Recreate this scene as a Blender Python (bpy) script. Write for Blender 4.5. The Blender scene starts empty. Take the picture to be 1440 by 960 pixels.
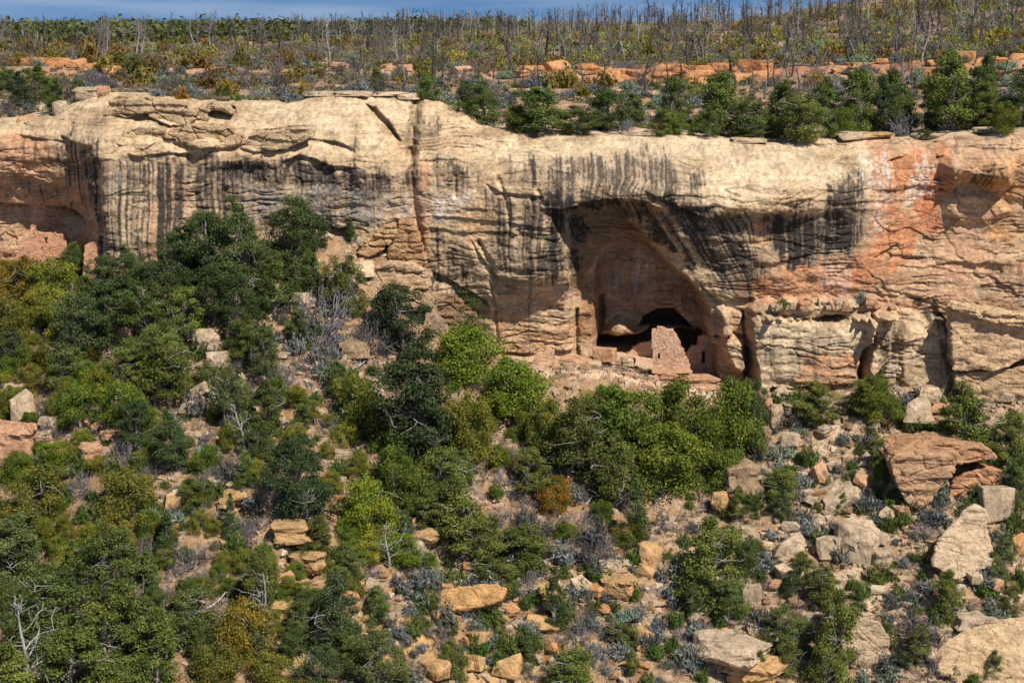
import bpy, math, random
import numpy as np
from mathutils import Vector, Matrix

random.seed(7)
SC = bpy.context.scene
COL = SC.collection
R = math.radians

# ------------------------------------------------------------------ camera
CZ = 45.0
PITCH = R(9.5)
FPX = 720 / math.tan(R(15.0))
cam_d = bpy.data.cameras.new('camera')
cam_d.lens = 18 / math.tan(R(15.0))
cam_d.sensor_width = 36
cam_d.clip_end = 9000
cam = bpy.data.objects.new('camera', cam_d)
COL.objects.link(cam)
cam.location = (0, 0, CZ)
cam.rotation_euler = (math.pi / 2 - PITCH, 0, 0)
SC.camera = cam

# ------------------------------------------------------------------ sky, sun, exposure
SUN_EL, SUN_AZ = R(49), R(37)
world = bpy.data.worlds.new('World')
SC.world = world
world.use_nodes = True
wn, wl = world.node_tree.nodes, world.node_tree.links
bg = wn['Background']
sky = wn.new('ShaderNodeTexSky')
sky.sky_type = 'NISHITA'
sky.sun_disc = False
sky.sun_elevation = SUN_EL
sky.sun_rotation = math.pi - SUN_AZ
sky.air_density = 1.0
sky.dust_density = 0.3
sky.ozone_density = 2.0
tcw = wn.new('ShaderNodeTexCoord')
mpw = wn.new('ShaderNodeMapping')
mpw.inputs['Scale'].default_value = (7, 7, 90)
nzw = wn.new('ShaderNodeTexNoise')
nzw.inputs['Scale'].default_value = 1.0
nzw.inputs['Detail'].default_value = 5
rpw = wn.new('ShaderNodeMapRange')
rpw.inputs['From Min'].default_value = 0.42
rpw.inputs['From Max'].default_value = 0.75
rpw.inputs['To Max'].default_value = 0.5
mxw = wn.new('ShaderNodeMix')
mxw.data_type = 'RGBA'
mxw.inputs['B'].default_value = (5.0, 5.8, 7.2, 1)
hsw = wn.new('ShaderNodeHueSaturation')
hsw.inputs['Saturation'].default_value = 1.2
hsw.inputs['Value'].default_value = 1.0
upw = wn.new('ShaderNodeVectorMath'); upw.operation = 'ADD'; upw.inputs[1].default_value = (0, 0, 0.30)
now = wn.new('ShaderNodeVectorMath'); now.operation = 'NORMALIZE'
wl.new(tcw.outputs['Generated'], upw.inputs[0]); wl.new(upw.outputs[0], now.inputs[0]); wl.new(now.outputs[0], sky.inputs['Vector'])
wl.new(tcw.outputs['Generated'], mpw.inputs['Vector'])
wl.new(mpw.outputs['Vector'], nzw.inputs['Vector'])
wl.new(nzw.outputs['Fac'], rpw.inputs['Value'])
wl.new(rpw.outputs['Result'], mxw.inputs['Factor'])
wl.new(sky.outputs['Color'], hsw.inputs['Color'])
wl.new(hsw.outputs['Color'], mxw.inputs['A'])
wl.new(mxw.outputs['Result'], bg.inputs['Color'])
bg.inputs['Strength'].default_value = 0.075
sun_d = bpy.data.lights.new('sun', 'SUN')
sun_d.energy = 5.0
sun_d.angle = R(0.53)
sun_d.color = (1.0, 0.95, 0.86)
sun = bpy.data.objects.new('sun', sun_d)
COL.objects.link(sun)
sdir = Vector((math.sin(SUN_AZ) * math.cos(SUN_EL), -math.cos(SUN_AZ) * math.cos(SUN_EL), math.sin(SUN_EL)))
sun.rotation_euler = sdir.to_track_quat('Z', 'Y').to_euler()
sun.location = (60, -60, 120)
SC.view_settings.view_transform = 'Standard'
SC.view_settings.look = 'None'
SC.view_settings.gamma = 1.0
SC.view_settings.use_curve_mapping = False
SC.view_settings.exposure = 0.47
SC.cycles.max_bounces = 4
SC.cycles.diffuse_bounces = 3
SC.cycles.glossy_bounces = 1
SC.cycles.transmission_bounces = 2
SC.cycles.transparent_max_bounces = 4

# ------------------------------------------------------------------ projection used while authoring (photo pixel + distance -> point)
CP, SP = math.cos(PITCH), math.sin(PITCH)
def W(u, v, y):
    u = np.asarray(u, float); v = np.asarray(v, float); y = np.asarray(y, float)
    a, b = (u - 720) / FPX, (480 - v) / FPX
    t = y / (CP + b * SP)
    return a * t, y + 0 * t, CZ + t * (-SP + b * CP)
def PX(x, y, z):
    zz = z - CZ
    f = y * CP - zz * SP
    up = y * SP + zz * CP
    return 720 + FPX * x / f, 480 - FPX * up / f

# ------------------------------------------------------------------ noise
_rng = np.random.RandomState(11)
_PERM = _rng.permutation(4096)
_G2 = _rng.normal(size=(4096, 2)); _G2 /= np.linalg.norm(_G2, axis=1)[:, None]
_U = _rng.rand(4096)
def _h(i, j, s=0):
    return _PERM[(_PERM[(i + s * 131) & 4095] + j) & 4095]
def noise(x, y, s=0):
    xi = np.floor(x).astype(int); yi = np.floor(y).astype(int)
    fx, fy = x - xi, y - yi
    ux = fx * fx * fx * (fx * (fx * 6 - 15) + 10); uy = fy * fy * fy * (fy * (fy * 6 - 15) + 10)
    def d(i, j):
        g = _G2[_h(xi + i, yi + j, s)]
        return g[..., 0] * (fx - i) + g[..., 1] * (fy - j)
    a = d(0, 0) + ux * (d(1, 0) - d(0, 0)); b = d(0, 1) + ux * (d(1, 1) - d(0, 1))
    return 1.5 * (a + uy * (b - a))
def fbm(x, y, o=4, s=0, g=0.5):
    r, a, n = 0, 1.0, 0
    for k in range(o):
        r = r + a * noise(x * 2 ** k + 17.3 * k, y * 2 ** k - 9.1 * k, s + k); n += a; a *= g
    return r / n
def ridge(x, y, o=3, s=0):
    r, a, n = 0, 1.0, 0
    for k in range(o):
        r = r + a * (1 - np.abs(noise(x * 2 ** k + 5.3 * k, y * 2 ** k + 3.1 * k, s + k)) * 2); n += a; a *= 0.5
    return r / n
def worley(x, y, s=0):
    xi = np.floor(x).astype(int); yi = np.floor(y).astype(int)
    f1 = np.full(x.shape, 9.0); f2 = np.full(x.shape, 9.0); cid = np.zeros(x.shape)
    for i in (-1, 0, 1):
        for j in (-1, 0, 1):
            hh = _h(xi + i, yi + j, s)
            px = xi + i + _U[hh]; py = yi + j + _U[(hh * 7 + 3) & 4095]
            dd = np.hypot(px - x, py - y)
            nf = dd < f1
            f2 = np.where(nf, f1, np.minimum(f2, dd)); cid = np.where(nf, _U[(hh * 13 + 5) & 4095], cid); f1 = np.where(nf, dd, f1)
    return f1, f2, cid
def sstep(a, b, x):
    t = np.clip((x - a) / (b - a), 0, 1)
    return t * t * (3 - 2 * t)
def sdf(poly, x, z):
    """signed distance to a closed polygon, positive inside"""
    P = np.asarray(poly, float)
    d = np.full(x.shape, 1e9); ins = np.zeros(x.shape, bool)
    for k in range(len(P)):
        ax, az = P[k]; bx, bz = P[(k + 1) % len(P)]
        ex, ez = bx - ax, bz - az
        t = np.clip(((x - ax) * ex + (z - az) * ez) / (ex * ex + ez * ez + 1e-12), 0, 1)
        d = np.minimum(d, np.hypot(x - ax - t * ex, z - az - t * ez))
        c = (az > z) != (bz > z)
        ins ^= c & (x < (bx - ax) * (z - az) / (bz - az + 1e-12) + ax)
    return np.where(ins, d, -d)
def linedist(pts, x, z):
    P = np.asarray(pts, float); d = np.full(x.shape, 1e9)
    for k in range(len(P) - 1):
        ax, az = P[k]; ex, ez = P[k + 1] - P[k]
        t = np.clip(((x - ax) * ex + (z - az) * ez) / (ex * ex + ez * ez + 1e-12), 0, 1)
        d = np.minimum(d, np.hypot(x - ax - t * ex, z - az - t * ez))
    return d
def wpoly(pts, y=131.0):
    p = np.asarray(pts, float); x, _, z = W(p[:, 0], p[:, 1], y)
    return np.stack([x, z], 1)

# ------------------------------------------------------------------ mesh helpers
def mesh_from(name, V, F, mats=(), mi=None, col=None, rnd=None, smooth=False):
    """V (n,3); F list of arrays (m,k) of vertex ids; mi list of material index per array"""
    me = bpy.data.meshes.new(name)
    V = np.ascontiguousarray(V, dtype=np.float32)
    me.vertices.add(len(V)); me.vertices.foreach_set('co', V.ravel())
    loops = np.concatenate([np.asarray(f, dtype=np.int32).ravel() for f in F])
    tot = np.concatenate([np.full(len(f), np.asarray(f).shape[1], dtype=np.int32) for f in F])
    st = np.concatenate([[0], np.cumsum(tot)[:-1]]).astype(np.int32)
    me.loops.add(len(loops)); me.loops.foreach_set('vertex_index', loops)
    me.polygons.add(len(tot)); me.polygons.foreach_set('loop_start', st); me.polygons.foreach_set('loop_total', tot)
    for m in mats: me.materials.append(m)
    if mi is not None:
        me.polygons.foreach_set('material_index', np.concatenate([np.full(len(f), i, dtype=np.int32) for f, i in zip(F, mi)]))
    me.polygons.foreach_set('use_smooth', np.full(len(tot), smooth, dtype=bool))
    me.update(calc_edges=True)
    if col is not None:
        a = me.attributes.new('Col', 'FLOAT_COLOR', 'POINT')
        c = np.ones((len(V), 4), dtype=np.float32); c[:, :3] = col
        a.data.foreach_set('color', c.ravel())
    if rnd is not None:
        a = me.attributes.new('rnd', 'FLOAT', 'FACE'); a.data.foreach_set('value', np.asarray(rnd, dtype=np.float32))
    return me
def grid_faces(nr, nc):
    i = np.arange(nr * nc).reshape(nr, nc)
    return np.stack([i[:-1, :-1], i[:-1, 1:], i[1:, 1:], i[1:, :-1]], -1).reshape(-1, 4)
def link(name, me, parent=None):
    o = bpy.data.objects.new(name, me); COL.objects.link(o)
    if parent is not None: o.parent = parent
    return o
def tag(o, label=None, cat=None, group=None, kind=None):
    if label: o['label'] = label
    if cat: o['category'] = cat
    if group: o['group'] = group
    if kind: o['kind'] = kind
    return o

# ------------------------------------------------------------------ materials
def rock_mat(name, base=None, bump=0.5, scale=1.0, rough=0.9, objvar=0.0, layers=0.0, contrast=1.0):
    m = bpy.data.materials.new(name); m.use_nodes = True
    n, l = m.node_tree.nodes, m.node_tree.links
    b = n['Principled BSDF']; b.inputs['Roughness'].default_value = rough
    b.inputs['Specular IOR Level'].default_value = 0.15
    tc = n.new('ShaderNodeTexCoord')
    geo = n.new('ShaderNodeNewGeometry')
    if base is None:
        at = n.new('ShaderNodeAttribute'); at.attribute_name = 'Col'; src = at.outputs['Color']; vec = geo.outputs['Position']
    else:
        vec = tc.outputs['Object']
        oi = n.new('ShaderNodeObjectInfo'); ml = n.new('ShaderNodeVectorMath'); ml.operation = 'ADD'
        cm = n.new('ShaderNodeVectorMath'); cm.operation = 'SCALE'; cm.inputs['Scale'].default_value = 50
        cv = n.new('ShaderNodeCombineXYZ'); l.new(oi.outputs['Random'], cv.inputs[0]); l.new(oi.outputs['Random'], cv.inputs[2])
        l.new(cv.outputs[0], cm.inputs[0]); l.new(vec, ml.inputs[0]); l.new(cm.outputs[0], ml.inputs[1]); vec = ml.outputs[0]
        nz0 = n.new('ShaderNodeTexNoise'); nz0.inputs['Scale'].default_value = 1.1 * scale; nz0.inputs['Detail'].default_value = 6
        nz0.inputs['Roughness'].default_value = 0.7
        l.new(vec, nz0.inputs['Vector'])
        rp = n.new('ShaderNodeValToRGB'); e = rp.color_ramp.elements
        e[0].position = 0.3; e[1].position = 0.72
        e[0].color = (*[c * 0.5 for c in base], 1); e[1].color = (*[min(1, c * 1.18) for c in base], 1)
        k = e.new(0.45); k.color = (*[c * 0.85 for c in base], 1)
        k = e.new(0.55); k.color = (*base, 1)
        l.new(nz0.outputs['Fac'], rp.inputs['Fac'])
        mu = n.new('ShaderNodeMix'); mu.data_type = 'RGBA'; mu.blend_type = 'MULTIPLY'; mu.inputs['Factor'].default_value = 1
        l.new(rp.outputs['Color'], mu.inputs['A']); l.new(oi.outputs['Color'], mu.inputs['B']); src = mu.outputs['Result']
        # open fractures and bedding cracks, and dark lichen blotches
        wv = n.new('ShaderNodeMix'); wv.data_type = 'VECTOR'; wv.inputs['Factor'].default_value = 0.22; l.new(vec, wv.inputs[4]); l.new(nz0.outputs['Color'], wv.inputs[5])
        ms_ = n.new('ShaderNodeMapping'); ms_.inputs['Scale'].default_value = (0.8, 0.8, 2.4); l.new(wv.outputs[1], ms_.inputs[0])
        vo = n.new('ShaderNodeTexVoronoi'); vo.feature = 'DISTANCE_TO_EDGE'; vo.inputs['Scale'].default_value = 1.1; l.new(ms_.outputs[0], vo.inputs['Vector'])
        vr = n.new('ShaderNodeMapRange'); vr.inputs['From Max'].default_value = 0.035; vr.inputs['To Min'].default_value = 0.66; l.new(vo.outputs['Distance'], vr.inputs['Value'])
        nl_ = n.new('ShaderNodeTexNoise'); nl_.inputs['Scale'].default_value = 3.2; nl_.inputs['Detail'].default_value = 6; nl_.inputs['Roughness'].default_value = 0.75; l.new(vec, nl_.inputs['Vector'])
        lr = n.new('ShaderNodeMapRange'); lr.inputs['From Min'].default_value = 0.56; lr.inputs['From Max'].default_value = 0.66; lr.inputs['To Min'].default_value = 1.0; lr.inputs['To Max'].default_value = 0.6; l.new(nl_.outputs['Fac'], lr.inputs['Value'])
        mm = n.new('ShaderNodeMath'); mm.operation = 'MULTIPLY'; l.new(vr.outputs['Result'], mm.inputs[0]); l.new(lr.outputs['Result'], mm.inputs[1])
        m3 = n.new('ShaderNodeMix'); m3.data_type = 'RGBA'; m3.blend_type = 'MULTIPLY'; m3.inputs['Factor'].default_value = 1; l.new(src, m3.inputs['A']); l.new(mm.outputs[0], m3.inputs['B']); src = m3.outputs['Result']
    # fine speckle
    nz = n.new('ShaderNodeTexNoise'); nz.inputs['Scale'].default_value = 7.0 * scale; nz.inputs['Detail'].default_value = 8
    nz.inputs['Roughness'].default_value = 0.75
    l.new(vec, nz.inputs['Vector'])
    mr = n.new('ShaderNodeMapRange'); mr.inputs['From Min'].default_value = 0.3; mr.inputs['From Max'].default_value = 0.7
    mr.inputs['To Min'].default_value = 1 - 0.38 * contrast; mr.inputs['To Max'].default_value = 1 + 0.3 * contrast
    l.new(nz.outputs['Fac'], mr.inputs['Value'])
    mx = n.new('ShaderNodeMix'); mx.data_type = 'RGBA'; mx.blend_type = 'MULTIPLY'; mx.inputs['Factor'].default_value = 1
    l.new(src, mx.inputs['A']); l.new(mr.outputs['Result'], mx.inputs['B'])
    l.new(mx.outputs['Result'], b.inputs['Base Color'])
    # bump: fine grain plus thin bedding
    bm = n.new('ShaderNodeBump'); bm.inputs['Strength'].default_value = bump; bm.inputs['Distance'].default_value = 0.12
    mp = n.new('ShaderNodeMapping'); mp.inputs['Scale'].default_value = (0.35, 0.35, 3.0) if layers else (1, 1, 1)
    l.new(vec, mp.inputs['Vector'])
    nb = n.new('ShaderNodeTexNoise'); nb.inputs['Scale'].default_value = 2.6 * scale; nb.inputs['Detail'].default_value = 9
    nb.inputs['Roughness'].default_value = 0.72
    l.new(mp.outputs['Vector'], nb.inputs['Vector'])
    ad = n.new('ShaderNodeMath'); ad.operation = 'ADD'
    l.new(nb.outputs['Fac'], ad.inputs[0]); l.new(nz.outputs['Fac'], ad.inputs[1])
    l.new(ad.outputs[0], bm.inputs['Height']); l.new(bm.outputs['Normal'], b.inputs['Normal'])
    return m
def leaf_mat(name, lo, hi, trans=0.25, tint=True, rough=0.65):
    """leaf colour = ramp by leaf, multiplied by the object's own colour"""
    m = bpy.data.materials.new(name); m.use_nodes = True
    n, l = m.node_tree.nodes, m.node_tree.links
    b = n['Principled BSDF']; b.inputs['Roughness'].default_value = rough; b.inputs['Specular IOR Level'].default_value = 0.2
    at = n.new('ShaderNodeAttribute'); at.attribute_name = 'rnd'
    rp = n.new('ShaderNodeValToRGB'); e = rp.color_ramp.elements
    e[0].color = (*lo, 1); e[1].color = (*hi, 1)
    l.new(at.outputs['Fac'], rp.inputs['Fac'])
    oi = n.new('ShaderNodeObjectInfo')
    mu = n.new('ShaderNodeMix'); mu.data_type = 'RGBA'; mu.blend_type = 'MULTIPLY'; mu.inputs['Factor'].default_value = 1
    l.new(rp.outputs['Color'], mu.inputs['A']); l.new(oi.outputs['Color'], mu.inputs['B'])
    hs = n.new('ShaderNodeHueSaturation')
    mr = n.new('ShaderNodeMapRange'); mr.inputs['To Min'].default_value = 0.8; mr.inputs['To Max'].default_value = 1.2
    l.new(oi.outputs['Random'], mr.inputs['Value']); l.new(mr.outputs['Result'], hs.inputs['Value'])
    mh = n.new('ShaderNodeMapRange'); mh.inputs['To Min'].default_value = 0.488; mh.inputs['To Max'].default_value = 0.512
    md = n.new('ShaderNodeMath'); md.operation = 'MULTIPLY'; md.inputs[1].default_value = 7.31
    mf = n.new('ShaderNodeMath'); mf.operation = 'FRACT'
    l.new(oi.outputs['Random'], md.inputs[0]); l.new(md.outputs[0], mf.inputs[0]); l.new(mf.outputs[0], mh.inputs['Value'])
    l.new(mh.outputs['Result'], hs.inputs['Hue'])
    l.new(mu.outputs['Result'], hs.inputs['Color']); l.new(hs.outputs['Color'], b.inputs['Base Color'])
    tr = n.new('ShaderNodeBsdfTranslucent'); l.new(hs.outputs['Color'], tr.inputs['Color'])
    ms = n.new('ShaderNodeMixShader'); ms.inputs[0].default_value = trans
    l.new(b.outputs[0], ms.inputs[1]); l.new(tr.outputs[0], ms.inputs[2])
    l.new(ms.outputs[0], n['Material Output'].inputs['Surface'])
    return m
def wood_mat(name, c, var=0.5):
    m = bpy.data.materials.new(name); m.use_nodes = True
    n, l = m.node_tree.nodes, m.node_tree.links
    b = n['Principled BSDF']; b.inputs['Roughness'].default_value = 0.85; b.inputs['Specular IOR Level'].default_value = 0.2
    tc = n.new('ShaderNodeTexCoord'); mp = n.new('ShaderNodeMapping'); mp.inputs['Scale'].default_value = (9, 9, 1.2)
    nz = n.new('ShaderNodeTexNoise'); nz.inputs['Scale'].default_value = 1.6; nz.inputs['Detail'].default_value = 5
    l.new(tc.outputs['Object'], mp.inputs[0]); l.new(mp.outputs[0], nz.inputs['Vector'])
    rp = n.new('ShaderNodeValToRGB'); e = rp.color_ramp.elements
    e[0].position = 0.3; e[1].position = 0.7
    e[0].color = (*[x * (1 - var) for x in c], 1); e[1].color = (*[min(1, x * (1 + var)) for x in c], 1)
    l.new(nz.outputs['Fac'], rp.inputs[0])
    oi = n.new('ShaderNodeObjectInfo')
    mu = n.new('ShaderNodeMix'); mu.data_type = 'RGBA'; mu.blend_type = 'MULTIPLY'; mu.inputs['Factor'].default_value = 1
    l.new(rp.outputs['Color'], mu.inputs['A']); l.new(oi.outputs['Color'], mu.inputs['B'])
    l.new(mu.outputs['Result'], b.inputs['Base Color'])
    return m

M_CLIFF = rock_mat('sandstone cliff', None, bump=0.6, scale=1.9, layers=1.0, contrast=0.75)
M_SOIL = rock_mat('slope soil', None, bump=0.8, scale=1.4)
M_MESA = rock_mat('mesa soil', None, bump=0.6, scale=1.0)
# ================================================================== THE CLIFF
rim = np.array([(-700,175),(-300,172),(-80,168),(0,172),(40,163),(75,158),(100,146),(130,140),(150,131),(200,134),(260,142),(300,146),(350,144),(400,148),(440,136),(480,134),(530,136),(570,139),(605,142),(650,150),(672,170),(690,180),(740,186),(830,190),(960,190),(1050,199),(1100,201),(1150,194),(1240,193),(1290,196),(1340,188),(1440,180),(1600,178),(2100,176)], float)
cols = {
 -300: [(165,138),(200,134),(250,135),(300,137),(350,136),(420,135)],
 -80: [(168,137.5),(200,134),(250,135.5),(300,138),(350,137),(420,135)],
 0: [(172,136.5),(192,134),(215,133.8),(250,134.5),(300,136.0),(345,136.6),(420,136)],
 60: [(160,136.5),(190,133.6),(215,133.3),(260,134.4),(300,136.0),(345,136.8),(420,136)],
 112: [(146,135.5),(180,133),(205,132),(250,133.6),(300,135.5),(340,136),(420,135)],
 142: [(140,135.5),(180,132),(210,130.8),(260,130.8),(310,130.6),(375,130.5),(420,130)],
 200: [(138,135.8),(175,132.7),(205,130.2),(225,130.6),(300,130.2),(380,130),(420,130)],
 280: [(143,136),(175,133),(205,130.4),(225,131),(300,130.8),(380,130.5)],
 350: [(146,136),(180,133),(215,130.6),(240,131.5),(300,131.5),(380,131.5)],
 430: [(148,136),(180,133.2),(220,130.8),(250,131),(290,131.4),(320,132.2),(380,132)],
 500: [(136,136.5),(170,133.6),(215,131.3),(260,131),(330,132),(400,132)],
 560: [(140,136.5),(180,133.8),(220,132),(300,132),(380,132),(450,132)],
 600: [(142,136.5),(180,134),(220,132.2),(300,132),(360,132),(420,132),(500,132)],
 650: [(152,136),(200,133),(250,131.5),(300,131),(350,131),(420,132),(490,133)],
 700: [(180,135.8),(215,132.8),(250,131),(300,130.4),(350,130.4),(390,130.8),(450,132.4),(505,132.8),(560,132)],
 760: [(186,135.8),(220,132),(255,130),(290,129.6),(340,129.8),(388,130.2),(420,132),(450,132.3),(505,132.6),(560,132)],
 820: [(190,135.8),(225,131.5),(260,129.4),(290,129.4),(400,131.6),(505,132.6),(560,132)],
 900: [(190,135.8),(225,131.5),(265,129),(285,129.1),(420,131.4),(520,132),(560,132)],
 960: [(190,135.8),(230,131.2),(275,128.8),(300,129.3),(400,131),(520,131.5),(560,131.5)],
 1030: [(198,135.6),(230,131.5),(270,129),(292,128.6),(308,129.6),(350,130.2),(420,131),(530,131),(580,131)],
 1100: [(198,135.6),(230,131.8),(270,129.2),(292,129),(310,129.9),(370,130.3),(420,130.8),(540,130.8),(580,130.8)],
 1170: [(193,135),(230,131.5),(270,129.4),(296,129.8),(350,130.3),(430,130.6),(540,130.6),(580,130.6)],
 1230: [(193,134),(230,131.2),(270,130.3),(310,130.4),(430,130.4),(540,130.4),(580,130.4)],
 1300: [(194,133),(220,131),(270,130.7),(350,130.4),(430,130.1),(540,129.8),(580,129.8)],
 1380: [(186,132.5),(210,130.4),(270,130.2),(350,130),(430,129.6),(540,129.5),(580,129.5)],
 1440: [(180,132),(200,130),(270,129.8),(430,129.2),(540,129.2),(580,129.2)],
 1650: [(178,132),(200,130),(270,129.8),(430,129.2),(540,129.2),(600,129.2)],
 1950: [(178,132),(200,130),(270,129.8),(430,129.2),(540,129.2),(600,129.2)],
}
cp_ = []
for u, lst in cols.items():
    for v, y in lst:
        x, _, z = W(u, v, y); cp_.append((float(x), float(z), y))
cp_ = np.array(cp_)
def tps(P, f, x, z, lam=0.02):
    n = len(P)
    def k(r2): return 0.5 * r2 * np.log(r2 + 1e-9)
    D = ((P[:, None, :] - P[None]) ** 2).sum(-1)
    A = np.zeros((n + 3, n + 3)); A[:n, :n] = k(D) + lam * np.eye(n)
    A[:n, n] = 1; A[:n, n + 1:] = P; A[n, :n] = 1; A[n + 1:, :n] = P.T
    w = np.linalg.solve(A, np.concatenate([f, [0, 0, 0]]))
    out = w[n] + w[n + 1] * x + w[n + 2] * z
    for i in range(n):
        out = out + w[i] * k((x - P[i, 0]) ** 2 + (z - P[i, 1]) ** 2)
    return out
NZ = 400
wing = 47 + np.cumsum(0.3 * 1.03 ** np.arange(75)); wing = wing[wing < 150]
cx = np.concatenate([-wing[::-1], np.linspace(-47, 47, 1640), wing]); NX = len(cx)
rx, _, rz = W(rim[:, 0], rim[:, 1], 135.8)
def rim_z(x):
    return np.interp(x, rx, rz) + 0.16 * fbm(x * 0.9, 0 * x + 3.3, 4, 5) + 0.1 * np.round(2 * noise(x * .35, 0 * x + 8, 6))
zbot = CZ - 29.5
zr = rim_z(cx)
sgrid = np.linspace(0, 1, NZ)
GX = np.repeat(cx[None], NZ, 0)
GZ = zbot + sgrid[:, None] * (zr - zbot)[None]
# base surface on a coarse grid, then resampled
qx = np.linspace(-53, 53, 180); qz = np.linspace(zbot - 1, zr.max() + 1, 70)
QX, QZ = np.meshgrid(qx, qz)
YB = tps(cp_[:, :2], cp_[:, 2], QX, QZ)
def bil(xs, ys, A, x, y):
    fx = np.clip((x - xs[0]) / (xs[1] - xs[0]), 0, len(xs) - 1.001); fy = np.clip((y - ys[0]) / (ys[1] - ys[0]), 0, len(ys) - 1.001)
    i = fx.astype(int); j = fy.astype(int); a = fx - i; b = fy - j
    return (A[j, i] * (1 - a) + A[j, i + 1] * a) * (1 - b) + (A[j + 1, i] * (1 - a) + A[j + 1, i + 1] * a) * b
CY = np.clip(bil(qx, qz, YB, GX, GZ), 126, 141)
# u,v of every vertex as the photograph would see it - only used to look up traced feature lines, which are kept in metres
def wl_(pts, y=131.0): return wpoly(pts, y)
WOB1 = fbm(GX * 1.1, GZ * 1.1, 4, 41); WOB2 = fbm(GX * 0.7, GZ * 0.7, 4, 85); WX2 = fbm(GX * 2, GZ * 2, 3, 31); WZ2 = fbm(GX * 2, GZ * 2, 3, 37)
def cols_of(P, pad=2.5):
    """slice of grid columns that a traced line can touch"""
    i = np.searchsorted(cx, [P[:, 0].min() - pad, P[:, 0].max() + pad])
    return slice(max(0, i[0]), min(NX, max(i[1], i[0] + 2)))
def lip(pts, depth, h, y=131.0, edge=1.4, jag=0.25):
    """everything under the line is cut back by depth, fading out over h metres: a ledge with a real underside"""
    P = wl_(pts, y)
    P = P[np.argsort(P[:, 0])]; c = cols_of(P, 0.2); gx = GX[:, c]
    edge = min(edge, 0.48 * (P[-1, 0] - P[0, 0]))
    x1 = gx[0]
    lz = np.interp(x1, P[:, 0], P[:, 1]) + jag * fbm(x1 * 1.3, x1 * 0 + 1.7 * len(pts), 4, 21)
    dz = lz[None] - GZ[:, c]
    win = sstep(P[0, 0] - 0.01, P[0, 0] + edge, x1) * (1 - sstep(P[-1, 0] - edge, P[-1, 0] + 0.01, x1)) * np.clip(0.8 + 0.7 * noise(x1 * 0.7, x1 * 0 + P[0, 1], 23), 0.25, 1.2)
    CY[:, c] += np.where(dz > 0, depth * win[None] * np.exp(-np.maximum(dz, 0) / (h * (0.6 + 0.4 * np.clip(win, 0, 1)))) * sstep(0, 0.12, dz), 0)
def groove(pts, depth, w, y=131.0):
    P = wl_(pts, y); c = cols_of(P, 1.2)
    d = linedist(P, GX[:, c] + 0.14 * WX2[:, c], GZ[:, c] + 0.14 * WZ2[:, c])
    CY[:, c] += depth * np.exp(-(d / w) ** 2)
def block(pts, out, edge, y=131.0, rough=0.25, top=None):
    """a slab of the face standing proud of it"""
    P = wl_(pts, y); c = cols_of(P, 1.0)
    d = sdf(P, GX[:, c], GZ[:, c]) + rough * WOB1[:, c]
    CY[:, c] -= out * sstep(-0.02, edge, d)
# ---- the arch and the alcove
AY = 131.3
P_in = [(812,512),(811,470),(815,440),(819,408),(834,384),(852,357),(875,332),(890,316),(905,328),(925,350),(950,374),(978,400),(997,424),(1003,450),(1006,520),(1006,560),(812,560)]
P_out = [(796,560),(796,425),(803,390),(795,355),(782,325),(770,293),(800,286),(840,279),(885,276),(930,288),(985,302),(1028,330),(1046,372),(1050,420),(1046,470),(1048,560)]
wi, wo = wl_(P_in, AY), wl_(P_out, AY)
j1 = 0.3 * fbm(GX * 0.9, GZ * 0.9, 4, 51)
d_in = sdf(wi, GX, GZ) + j1 * 0.6; d_out = sdf(wo, GX, GZ) + j1
zt = W(890, 316, AY)[2]; zf = W(890, 512, AY)[2]
hrel = np.clip((GZ - zf) / (zt - zf), 0, 1.2)
edge_depth = 0.7 + 2.3 * hrel ** 1.2
f = np.clip(d_out / (np.maximum(d_out, 0) + np.maximum(-d_in, 0) + 1e-6), 0, 1)
right_side = sstep(W(880, 300, AY)[0], W(960, 300, AY)[0], GX)
pw = 1.25 - 1.0 * sstep(0.25, 0.55, hrel) * (1 - right_side)
edge_depth = edge_depth * (1 + 0.35 * (1 - right_side) * sstep(0.3, 0.6, hrel))
funnel = edge_depth * (f ** pw) * (1 - 0.55 * right_side)
CYo = CY + np.where(d_out > 0, funnel, 0)
back = 137.1 - 0.9 * hrel + 0.35 * fbm(GX * 0.5, GZ * 0.4, 3, 55)
back = back - 3.6 * (1 - sstep(W(832, 0, 133)[0], W(856, 0, 133)[0], GX)) * (1 - 0.5 * hrel)
inside = sstep(0.0, 0.35, d_in)
CY = np.where(d_in > 0, CYo + (np.maximum(back, CYo + 0.5) - CYo) * inside, CYo)
IN_MASK = inside * (d_in > 0)
# dark low recess under the inner ledge, the hollow above the tower, the sunny tongue of rock
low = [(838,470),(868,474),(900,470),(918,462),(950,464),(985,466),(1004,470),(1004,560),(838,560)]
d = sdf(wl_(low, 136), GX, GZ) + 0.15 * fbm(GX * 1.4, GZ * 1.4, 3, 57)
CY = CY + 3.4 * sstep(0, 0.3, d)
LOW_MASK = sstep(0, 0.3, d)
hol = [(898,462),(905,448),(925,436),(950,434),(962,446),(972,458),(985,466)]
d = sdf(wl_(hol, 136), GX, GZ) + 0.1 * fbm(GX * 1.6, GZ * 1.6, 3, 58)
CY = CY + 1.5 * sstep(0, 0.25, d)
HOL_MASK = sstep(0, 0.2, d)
ton = [(848,468),(856,452),(868,444),(880,446),(893,456),(905,462),(915,466),(900,474),(868,478)]
d = sdf(wl_(ton, 136), GX, GZ) + 0.12 * fbm(GX * 1.6, GZ * 1.6, 3, 59)
CY = CY - 2.3 * sstep(0, 0.7, d) * (1 - 0.4 * LOW_MASK)
groove([(846,420),(848,445),(845,472)], 0.8, 0.18, 135)
groove([(812,440),(812,505)], 0.9, 0.14, 132.5)
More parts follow.
